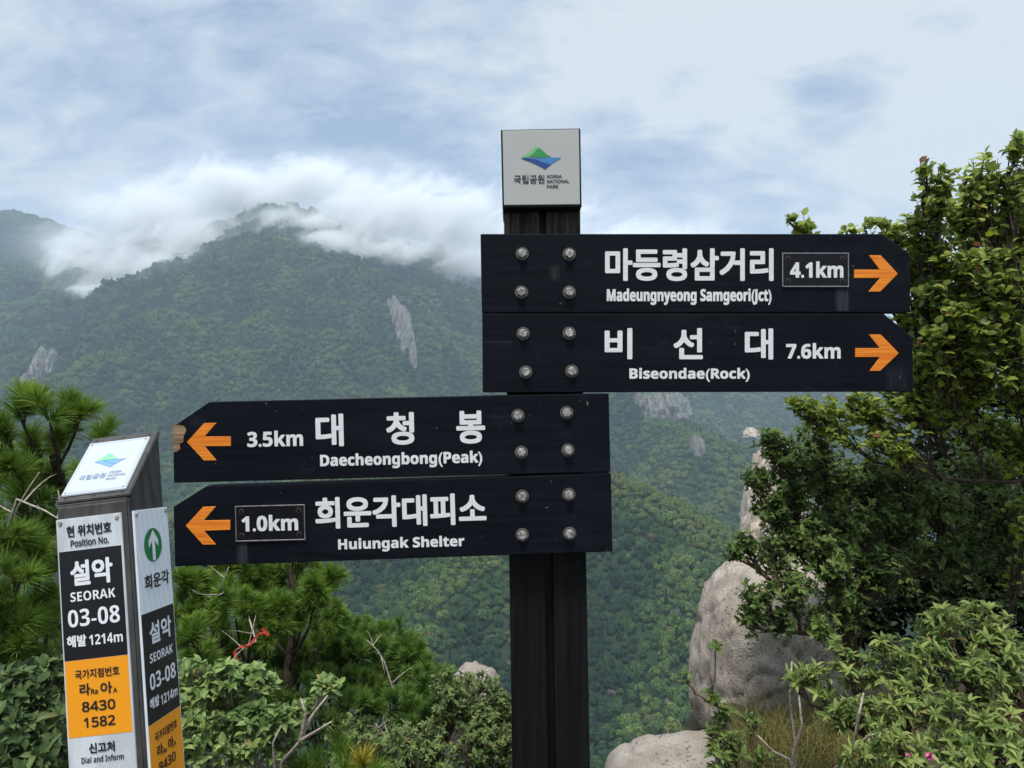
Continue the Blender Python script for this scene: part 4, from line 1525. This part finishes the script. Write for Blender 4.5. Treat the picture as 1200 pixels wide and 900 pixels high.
def tuft_np(rng, p, axis, n, L, wd, spread, stem=.05):
    """pine needles around the end of a shoot, one thin blade each"""
    ax = unit(axis)
    r1_ = unit(np.cross(ax, [.3, .2, .9] if abs(ax[2]) < .9 else [1, 0, 0])); r2_ = np.cross(ax, r1_)
    a_ = rng.uniform(0, 6.283, n); f_ = rng.uniform(0, 1, n) ** .7
    th_ = R(spread) * (1.15 - .75 * f_) * rng.uniform(.7, 1.25, n)
    rd_ = r1_[None] * np.cos(a_)[:, None] + r2_[None] * np.sin(a_)[:, None]
    dd = ax[None] * np.cos(th_)[:, None] + rd_ * np.sin(th_)[:, None]
    base = p[None] - ax[None] * (stem * (1 - f_))[:, None]
    ln = L * rng.uniform(.75, 1.12, n) * (1 - .25 * f_ * (f_ > .9))
    dd2 = dd + np.array([0, 0, -.10])
    tipp = base + dd2 * ln[:, None]
    midp = base + dd * ln[:, None] * .5
    sd = np.cross(dd, rng.normal(0, 1, (n, 3))); sd /= np.linalg.norm(sd, axis=1)[:, None] + 1e-9
    sd *= wd / 2
    V = np.stack([base - sd, base + sd, midp + sd, midp - sd, tipp], 1)
    return V


def pine(name, root, tufts, label, seed, L=.085, n=70, wd=.0022, spread=55, group=None, nm=None, trunk=None, r0=.03, sub=3, rr=.5, yellow=(), dead=()):
    rng = np.random.default_rng(seed)
    nm = nm or M_need
    th_ = thing(name, root, label, 'pine tree', group)
    og = tuple(th_.location)
    tb = Tubes(7)
    sk = Skeleton(root, rng, .10)
    if trunk:
        tp_ = np.array([np.array(root) - [0, 0, .15]] + [at(*q) for q in trunk])
        # smooth the trunk polyline
        t_ = np.linspace(0, len(tp_) - 1, len(tp_) * 5)
        tr_ = np.stack([np.interp(t_, np.arange(len(tp_)), tp_[:, k]) for k in range(3)], 1)
        tr_[1:-1] = (tr_[:-2] + 2 * tr_[1:-1] + tr_[2:]) / 4
        tr_[1:-1] += rng.normal(0, .004, (len(tr_) - 2, 3))
        tb.add(tr_, r0 * 1.15, r0 * .35)
        for k in range(2, len(tr_)): sk.nodes.append((tr_[k], .02 * k))
    VV, TT = [], []
    YV = []
    ts = [(at(px, py, Y), r_ / F * Y) for (px, py, Y, r_) in tufts]
    ts.sort(key=lambda c: np.linalg.norm(c[0] - np.array(root)))
    for ci, (c, r_) in enumerate(ts):
        br = sk.reach(c - np.array([0, 0, r_ * .2]), tb, r0 * .38, .004, 8)
        d0 = unit(br[-1] - br[-3])
        m_ = max(1, int(round(sub * (r_ / .07) ** 1.3)))
        for k in range(m_):
            if k == 0:
                ax = unit(d0 * .6 + np.array([0, 0, .8]) + rng.normal(0, .2, 3)); p = c.copy()
            else:
                dd = unit(rng.normal(0, 1, 3) + np.array([0, 0, .35])); p = c + dd * r_ * rng.uniform(.4, 1.0)
                ax = unit(dd * .8 + np.array([0, 0, .75]) + d0 * .3)
            tb.add(bez(br[-2], (br[-1] + p) / 2 + rng.normal(0, .1, 3) * r_, p, 4), .0042, .0022)
            nn = int(n * rng.uniform(.75, 1.2))
            V = tuft_np(rng, p, ax, nn, L * rng.uniform(.85, 1.15), wd, spread)
            if ci in yellow and k < 1: YV.append(V)
            else:
                VV.append(V); TT.append(np.clip(rng.normal(.52, .16) + rng.normal(0, .12, nn), 0, 1))
    VV = np.concatenate(VV); TT = np.concatenate(TT)
    N_ = len(VV)

    def lo(N_):
        li = (np.array([0, 1, 2, 3, 3, 2, 4])[None] + 5 * np.arange(N_)[:, None]).ravel()
        return li, np.tile([4, 3], N_)
    rt = np.array(root); tb.add([rt - [0, 0, .15], rt + [0, 0, .03]], r0 * 1.3, r0 * 1.1)
    tb.build('trunk', M_bark, th_, og)
    if dead:
        dt = Tubes(5)
        for pl in dead:
            pp = np.array([at(*q[:3]) for q in pl])
            k0 = int(np.argmin([np.linalg.norm(q[0] - pp[0]) for q in sk.nodes]))
            pp = np.concatenate([[sk.nodes[k0][0]], pp])
            dt.add(pp, .006, .0022)
            for _ in range(4):
                i_ = rng.integers(1, len(pp)); q0 = pp[i_ - 1] + (pp[i_] - pp[i_ - 1]) * rng.uniform(.2, .9)
                q1 = q0 + unit(rng.normal(0, 1, 3) + np.array([0, 0, .6])) * rng.uniform(.08, .22)
                dt.add(bez(q0, (q0 + q1) / 2 + rng.normal(0, .02, 3), q1, 5), .0035, .0012)
        dt.build('dead_branch', M_pale, th_, og)
    make('crown', VV.reshape(-1, 3), lo(N_), nm, th_, og, smooth=True, attr={'tint': np.repeat(TT, 5)})
    if YV:
        YV = np.concatenate(YV)
        make('yellowed_needles', YV.reshape(-1, 3), lo(len(YV)), M_needy, th_, og, smooth=True, attr={'tint': np.repeat(rng.uniform(0, 1, len(YV)), 5)})
    print(name, 'needles', N_)
    return th_


def rootat(px, Y, dy=0): x = (px - 600) / F * Y; return (x, Y, Hs(x, Y) + dy)


# --- pine behind the marker post
tA = [(22, 478, 2.75, 26), (52, 472, 2.7, 28), (94, 480, 2.75, 24), (8, 508, 2.8, 26), (40, 520, 2.9, 24), (118, 512, 2.95, 18), (70, 505, 2.8, 20),
      (12, 545, 2.7, 28), (48, 560, 2.9, 26), (20, 590, 2.75, 30), (52, 605, 2.8, 28), (5, 625, 2.6, 30), (38, 640, 2.7, 28), (18, 672, 2.6, 30), (55, 660, 3.0, 26),
      (48, 700, 2.8, 28), (10, 715, 2.6, 32), (38, 740, 2.7, 32), (5, 765, 2.6, 34), (55, 775, 2.9, 30), (25, 790, 2.7, 30), (-30, 540, 2.9, 34), (-35, 610, 2.9, 36),
      (-40, 690, 2.8, 36), (95, 560, 3.1, 20), (90, 620, 3.2, 24), (60, 730, 3.2, 28), (30, 560, 3.3, 34), (15, 640, 3.4, 36), (35, 720, 3.4, 38)]
pine('pine_tree', rootat(40, 3.15), tA, 'tall pine with long needles behind the marker post at the left edge', 21, .088, 170, .0025, 60, 'pines on the ridge', None,
     [(85, 760, 3.1), (88, 640, 3.05), (70, 560, 2.95), (58, 520, 2.85)], .030, 4,
     dead=[[(20, 585, 2.6), (52, 598, 2.55), (75, 612, 2.5)]])
# --- pine half hidden by the two left boards
tB = [(274, 699, 4.2, 24), (290, 714, 4.1, 22), (327, 708, 4.2, 22), (316, 733, 4.15, 22), (222, 746, 3.8, 24), (216, 684, 4.3, 24), (240, 690, 4.4, 20), (369, 684, 4.4, 20),
      (386, 676, 4.5, 16), (360, 700, 4.4, 22), (345, 724, 4.4, 24), (250, 725, 4.2, 22), (232, 772, 4.0, 24), (262, 762, 4.4, 22), (305, 690, 4.7, 30), (330, 680, 4.8, 30),
      (255, 668, 4.6, 24), (288, 672, 4.6, 24), (240, 655, 4.7, 26), (350, 660, 4.8, 26), (300, 640, 4.9, 34), (345, 755, 4.9, 34), (300, 760, 4.8, 34), (385, 720, 4.8, 26), (215, 720, 4.3, 24)]
pine('pine_tree', rootat(330, 4.75), tB, 'dark-trunked pine growing just under the two left-pointing boards', 22, .088, 140, .0042, 60, 'pines on the ridge', None,
     [(338, 800, 4.75), (348, 720, 4.7), (338, 665, 4.7), (335, 600, 4.75)], .042, 5,
     dead=[[(300, 752, 3.9), (275, 762, 3.8)], [(258, 690, 4.1), (268, 664, 4.1)]])
# --- low spreading dwarf pine
tC = [(295, 792, 4.9, 28), (327, 798, 4.8, 28), (355, 782, 5.0, 28), (397, 757, 5.1, 26), (418, 768, 5.0, 26), (436, 757, 5.1, 24), (474, 748, 5.0, 20), (481, 776, 4.9, 24),
      (465, 768, 5.0, 24), (495, 797, 4.8, 26), (470, 832, 4.6, 26), (516, 838, 4.5, 22), (440, 800, 4.9, 28), (410, 800, 4.9, 28), (380, 812, 4.8, 28), (350, 820, 4.7, 28),
      (320, 830, 4.7, 28), (430, 830, 4.7, 28), (455, 790, 5.0, 26), (400, 780, 5.1, 26), (375, 768, 5.2, 26), (505, 815, 4.7, 22), (520, 800, 5.0, 18), (450, 745, 5.2, 16),
      (300, 815, 4.8, 28), (360, 850, 4.6, 30), (400, 845, 4.6, 30), (275, 800, 4.9, 26), (340, 760, 5.3, 30), (380, 745, 5.4, 26), (415, 742, 5.4, 24), (490, 850, 4.5, 26)]
pine('dwarf_pine', rootat(420, 5.2), tC, 'low spreading dwarf pine filling the slope left of the post', 23, .085, 130, .0044, 52, 'pines on the ridge', M_need2, None, .03, 6,
     dead=[[(450, 775, 4.6), (442, 762, 4.6), (430, 750, 4.6)], [(470, 880, 4.2), (452, 862, 4.2), (440, 848, 4.2)], [(490, 872, 4.2), (482, 855, 4.2)]])
# --- young pine at the bottom edge
tH = [(372, 888, 2.7, 24), (400, 878, 2.65, 22), (425, 892, 2.6, 22), (350, 902, 2.7, 24), (410, 905, 2.6, 22), (445, 908, 2.6, 20)]
pine('young_pine', rootat(400, 2.75), tH, 'young pine with one yellowed tuft at the bottom edge left of the post', 24, .088, 120, .0030, 58, 'pines on the ridge', None, None, .014, 2, yellow=(5,))

# --- leafy shrubs at the lower left
cD = [(228, 803, 2.7, 26, 14), (262, 797, 2.7, 26, 14), (300, 800, 2.75, 24, 12), (214, 838, 2.6, 30, 14), (244, 872, 2.6, 34, 16), (300, 846, 2.65, 26, 12), (332, 848, 2.65, 22, 10),
      (354, 840, 2.7, 16, 7), (384, 806, 2.6, 12, 5), (372, 826, 2.65, 10, 4), (270, 835, 2.75, 30, 14), (215, 885, 2.5, 30, 12), (285, 880, 2.6, 30, 13), (250, 820, 2.9, 34, 16), (325, 880, 2.7, 26, 10),
      (190, 800, 2.9, 24, 10)]
shrub('leafy_shrub', rootat(280, 2.8), cD, 'leafy shrub with pale-edged leaves right beside the marker post', 'shrub', None, M_rhod, M_pale, 31, .044, .0195, 2.1, 6, 3, .011, .0035,
      'shrubs along the trail', round_=.8, dtw=1.1)
cG = [(20, 815, 2.3, 34, 14), (58, 800, 2.4, 26, 10), (10, 860, 2.2, 36, 15), (50, 850, 2.3, 34, 14), (35, 890, 2.2, 36, 14), (70, 885, 2.4, 26, 10), (-30, 840, 2.3, 40, 14), (40, 830, 2.6, 40, 16)]
shrub('leafy_shrub', rootat(30, 2.45), cG, 'dark leafy shrub at the bottom left corner in front of the pine', 'shrub', None, M_deepl2, M_pale, 32, .048, .021, 1.9, 6, 3, .010, .003,
      'shrubs along the trail', round_=.6)
cE = [(505, 868, 4.1, 30, 26), (560, 808, 4.3, 20, 16), (530, 825, 4.2, 22, 20), (552, 838, 4.2, 24, 22), (590, 830, 4.3, 22, 16), (530, 812, 4.4, 20, 14), (575, 860, 4.1, 26, 22), (535, 835, 4.2, 26, 24), (520, 805, 4.4, 20, 14), (560, 850, 4.2, 30, 28), (575, 815, 4.4, 22, 18), (590, 880, 4.1, 28, 22), (550, 885, 4.0, 34, 28),
      (510, 895, 4.0, 30, 22), (585, 845, 4.3, 20, 16), (600, 865, 4.2, 18, 12), (545, 800, 4.6, 14, 8), (460, 880, 4.0, 34, 26), (425, 862, 4.2, 32, 24), (445, 898, 3.9, 34, 22), (400, 865, 4.2, 28, 18)]
shrub('small_leaved_shrub', rootat(530, 4.4), cE, 'fine olive-leaved shrub at the left foot of the post', 'shrub', None, M_small, M_twig, 33, .036, .017, 1.7, 6, 5, .011, .003, 'shrubs along the trail')

# --- right-hand side: tall shrub tree, the dark bushes behind and below it, azalea in front
cR1 = [(1190, 515, 3.3, 36, 16), (1215, 585, 3.35, 40, 16), (1150, 505, 3.35, 34, 14), (1058, 378, 3.4, 18, 9), (1066, 300, 3.4, 18, 9), (1062, 318, 3.35, 26, 14), (1080, 375, 3.35, 34, 18), (1072, 420, 3.4, 30, 14), (1048, 455, 3.4, 26, 12), (1150, 260, 3.3, 40, 22), (1200, 300, 3.3, 40, 22), (1120, 330, 3.4, 44, 24), (1165, 365, 3.4, 44, 24), (1085, 300, 3.3, 24, 12), (1192, 175, 3.1, 16, 6), (1188, 215, 3.1, 26, 12), (1150, 212, 3.15, 32, 18), (1100, 222, 3.1, 26, 13), (1085, 198, 3.1, 10, 4), (1125, 250, 3.2, 34, 20), (1180, 265, 3.2, 40, 24), (1075, 262, 3.2, 24, 12),
       (1050, 280, 3.25, 16, 7), (1100, 300, 3.2, 36, 22), (1150, 310, 3.1, 40, 26), (1195, 330, 3.1, 40, 24), (1090, 345, 3.2, 36, 22), (1130, 370, 3.1, 40, 26), (1180, 390, 3.1, 44, 26),
       (1100, 410, 3.2, 40, 24), (1150, 430, 3.15, 42, 24), (1080, 440, 3.3, 34, 18), (1195, 450, 3.1, 36, 18), (940, 268, 3.35, 14, 5), (925, 258, 3.35, 8, 3), (996, 268, 3.35, 10, 3), (1015, 268, 3.35, 8, 2), (1030, 262, 3.3, 10, 3),
       (1060, 480, 3.3, 40, 22), (1000, 480, 3.35, 32, 18), (960, 490, 3.35, 30, 16), (930, 478, 3.35, 16, 6), (1030, 520, 3.3, 36, 18), (1230, 240, 3.2, 50, 26), (1240, 350, 3.2, 50, 26), (1120, 480, 3.3, 34, 16)]
shrub('shrub_tree', rootat(1185, 3.55), cR1, 'tall shrub tree with yellow-green leaves rising against the sky at right', 'tree', None, M_birch, M_bark, 41, .041, .026, 2.2, 0, 9, .016, .004,
      None, crown='crown', wood='trunk', round_=1.0, reach_=(.35, 1.15))
cR2 = [(985, 715, 3.5, 34, 18), (1010, 690, 3.55, 36, 18), (955, 735, 3.45, 24, 10), (960, 620, 3.6, 36, 20), (920, 625, 3.55, 26, 14), (905, 520, 3.6, 22, 12), (930, 548, 3.6, 34, 22), (890, 562, 3.6, 20, 10), (965, 570, 3.7, 42, 28), (905, 602, 3.55, 26, 14), (925, 585, 3.6, 30, 18), (1010, 570, 3.7, 44, 28), (1060, 565, 3.7, 44, 26),
       (1000, 625, 3.6, 46, 28), (945, 640, 3.5, 36, 22), (875, 640, 3.5, 14, 6), (857, 648, 3.5, 9, 4), (905, 655, 3.5, 26, 13), (1050, 620, 3.6, 44, 26), (1100, 600, 3.6, 44, 26), (1150, 560, 3.7, 46, 26),
       (1180, 610, 3.6, 44, 24), (1140, 650, 3.6, 40, 22), (980, 670, 3.45, 34, 18), (930, 690, 3.4, 28, 13), (888, 700, 3.4, 22, 9), (1040, 670, 3.5, 40, 20), (880, 728, 3.4, 18, 7), (915, 730, 3.4, 20, 8), (1095, 655, 3.6, 36, 18),
       (960, 525, 3.65, 32, 18), (1195, 660, 3.6, 36, 18)]
shrub('dark_leaved_bush', rootat(1010, 3.7), cR2, 'dark glossy-leaved bush spreading over the top of the boulder', 'bush', None, M_darkl, M_twig, 42, .037, .018, 3.2, 5, 6, .016, .004, None, reach_=(.4, 1.1))
cR3 = [(1110, 690, 4.7, 60, 36), (1160, 700, 4.7, 60, 30), (1050, 650, 4.7, 50, 26), (1200, 640, 4.9, 70, 40), (1030, 600, 4.8, 70, 46), (1100, 560, 4.9, 80, 56), (1180, 540, 4.8, 80, 56), (1150, 640, 4.7, 80, 50), (1060, 690, 4.6, 70, 40), (1180, 700, 4.6, 70, 40), (1110, 460, 5.0, 70, 40), (1190, 440, 5.0, 70, 40),
       (980, 640, 4.8, 50, 26), (1010, 730, 4.6, 60, 30), (1110, 750, 4.5, 60, 30), (1250, 600, 4.8, 90, 50), (1250, 480, 4.9, 90, 40), (1240, 740, 4.6, 80, 36), (1130, 380, 4.6, 60, 26), (1190, 330, 4.6, 60, 26), (965, 730, 4.7, 40, 16)]
shrub('backing_thicket', rootat(1130, 4.9), cR3, 'added backing thicket of bare stems and shade-coloured leaves behind the right-hand bushes', 'bush', None, M_deepl, M_bark, 43, .064, .036, 2.2, 0, 15, .022, .005, None, reach_=(.2, 1.1))  # added to darken the hollow; its leaf colour stands in for shade
cR4 = [(1108, 742, 2.75, 34, 11), (1150, 735, 2.8, 34, 11), (1175, 770, 2.7, 36, 12), (1195, 810, 2.7, 38, 12), (1090, 785, 2.7, 38, 13), (1140, 800, 2.65, 38, 13), (1045, 775, 2.75, 28, 8),
       (1005, 795, 2.8, 28, 8), (960, 800, 2.85, 22, 6), (985, 760, 2.85, 14, 3), (1060, 825, 2.65, 36, 12), (1110, 850, 2.55, 40, 13), (1170, 860, 2.5, 42, 14), (1015, 845, 2.7, 30, 9), (1060, 880, 2.5, 36, 11),
       (1130, 895, 2.45, 38, 11), (1195, 895, 2.45, 40, 10), (980, 835, 2.8, 22, 5), (930, 800, 2.9, 16, 4), (1010, 890, 2.6, 24, 6)]
AZ_ = shrub('azalea_bush', rootat(1105, 2.85), cR4, 'light green azalea bush with whorled leaves at the bottom right corner', 'bush', None, M_azal, M_twig, 44, .045, .0145, 2.5, 8, 3, .010, .003, None, droop=.15, dtw=1.2)
# pink flower on the azalea
M_pink, t, o = mat('pink_petals'); principled(t, o, (.62, .10, .28, 1), .6)
rng = np.random.default_rng(5)
fl_ = Leaves(rng)
for (px, py) in ((1090, 886), (1064, 884)):
    c = at(px, py, 2.38)
    for k in range(14 if px > 1080 else 6):
        dd = unit(rng.normal(0, 1, 3) + np.array([0, -.3, .3]))
        fl_.add(c, dd, unit(np.cross(dd, rng.normal(0, 1, 3))), .016 if px > 1080 else .009, .009, .5)
fl_.build('flower', M_pink, AZ_, tuple(AZ_.location))
cR5 = [(835, 815, 3.1, 12, 4), (850, 842, 3.1, 16, 6), (842, 866, 3.05, 18, 6), (866, 880, 3.0, 22, 7), (845, 892, 3.0, 20, 6), (880, 850, 3.05, 14, 4), (800, 792, 3.15, 7, 2), (838, 760, 3.15, 8, 2), (893, 892, 3.0, 16, 4)]
shrub('sapling', rootat(862, 3.1), cR5, 'thin small-leaved sapling standing in front of the boulder', 'sapling', None, M_darkl, M_twig, 45, .040, .019, 1.4, 4, 5, .006, .0022, None, tintbias=.15)
# bare upright stems in front of the boulder
bs = thing('dead_stem', rootat(930, 2.95), 'forked bare grey dead stem between the sapling and the azalea', 'dead shrub')
tb = Tubes(6); rt = np.array(bs.location)
for pl in (((932, 868, 2.9), (926, 820, 2.9), (928, 775, 2.92)), ((930, 880, 2.9), (940, 850, 2.85), (936, 815, 2.85)), ((925, 890, 2.9), (905, 880, 2.85), (888, 862, 2.85)),
           ((1000, 880, 2.75), (1018, 862, 2.6), (1055, 856, 2.55)), ((1000, 880, 2.75), (1006, 840, 2.6), (1012, 812, 2.62))):
    tb.add(np.array([rt - [0, 0, .05]] + [at(*q) for q in pl]), .008, .003)
tb.build('stem', M_pale, bs, tuple(bs.location))
# bare stems standing in the pale-edged shrub
bs2 = thing('dead_stem', rootat(330, 2.62), 'bare crooked whitish stems rising from the pale-edged shrub', 'dead shrub')
tb = Tubes(6); rt = np.array(bs2.location)
for pl in (((330, 893, 2.55), (352, 868, 2.5), (366, 838, 2.5), (384, 815, 2.52)), ((352, 868, 2.5), (372, 856, 2.45), (388, 846, 2.4)), ((322, 900, 2.55), (320, 870, 2.5), (330, 850, 2.5)),
           ((352, 868, 2.5), (358, 835, 2.48), (352, 818, 2.48))):
    P_ = [at(*q) for q in pl]
    if pl[0][1] > 880: P_ = [rt - [0, 0, .05]] + P_
    tb.add(np.array(P_), .0065, .0028)
tb.build('stem', M_pale, bs2, tuple(bs2.location))

# --- red trail ribbon tied to a dead branch
M_rib, t, o = mat('red_ribbon'); principled(t, o, (.50, .065, .03, 1), .6)
ra = at(276, 762, 3.80); rb_ = at(308, 740, 3.84)
rib = MB()
rng = np.random.default_rng(77)


def strip(pts_, wdt):
    P = np.array(pts_); k = len(rib.V)
    Vs = []
    for i_, p in enumerate(P):
        tn = unit(P[min(i_ + 1, len(P) - 1)] - P[max(i_ - 1, 0)])
        s = unit(np.cross(tn, [0.2, -1, .3 * math.sin(i_ * 1.7)])) * wdt / 2
        Vs += [p - s, p + s, p + s + [0, .0012, 0], p - s + [0, .0012, 0]]
    Fs = []
    for i_ in range(len(P) - 1):
        a_ = 4 * i_
        Fs += [(a_, a_ + 1, a_ + 5, a_ + 4), (a_ + 3, a_ + 7, a_ + 6, a_ + 2), (a_, a_ + 4, a_ + 7, a_ + 3), (a_ + 1, a_ + 2, a_ + 6, a_ + 5)]
    rib.add(Vs, Fs)


strip([ra + (rb_ - ra) * s + np.array([0, -.014, -.010 + .012 * math.sin(s * 9)]) for s in np.linspace(.15, 1, 9)], .013)
loop = [rb_ + np.array([.014 * math.sin(a_), -.016 * math.cos(a_), .018 * math.cos(a_ * .9)]) for a_ in np.linspace(0, 6.0, 12)]
strip(loop, .014)
strip([ra + np.array([0, -.012, 0]) + np.array([.006 * s, 0, -.045 * s]) for s in np.linspace(0, 1, 5)], .016)
strip([rb_ + np.array([.004, -.012, 0]) + np.array([.03 * s, 0, .012 * s - .03 * s * s]) for s in np.linspace(0, 1, 5)], .018)
tag(rib.build('trail_ribbon', M_rib, None, tuple(ra)), 'orange-red trail ribbon tied to a dead pine branch under the boards', 'ribbon')

# --- dry grass at the foot of the boulder
rng = np.random.default_rng(91)
M_grass = foliage_mat('dry_grass_blades', (.10, .12, .03, 1), (.30, .24, .10, 1), None, .97, trans=.3, gloss=.02, back=1.0)
GV, GT = [], []
for k in range(2600):
    px = rng.uniform(868, 1060); Y = rng.uniform(2.9, 3.7)
    x = (px - 600) / F * Y; z = Hs(x, Y) if k % 5 == 0 or k == 0 else z
    if k % 5 == 0: bx_, by_ = x, Y
    x, Y = bx_ + rng.normal(0, .018), by_ + rng.normal(0, .018)
    base = np.array([x, Y, z - .01]); ln = rng.uniform(.12, .34)
    dd = unit(rng.normal(0, .5, 3) + np.array([0, 0, 1.0]))
    m1 = base + dd * ln * .55; tip = m1 + unit(dd + rng.normal(0, .5, 3) - [0, 0, .4]) * ln * .5
    s = unit(np.cross(dd, rng.normal(0, 1, 3))) * .0017
    GV.append([base - s, base + s, m1 + s, m1 - s, tip]); GT += [rng.uniform(0, 1)] * 5
GV = np.array(GV)
li = (np.array([0, 1, 2, 3, 3, 2, 4])[None] + 5 * np.arange(len(GV))[:, None]).ravel()
gr_ = make('dry_grass', GV.reshape(-1, 3), (li, np.tile([4, 3], len(GV))), M_grass, None, (GV[0][0][0], GV[0][0][1], GV[0][0][2]), smooth=True, attr={'tint': GT})
tag(gr_, 'dry yellowish grass at the foot of the boulder', 'grass', kind='stuff')
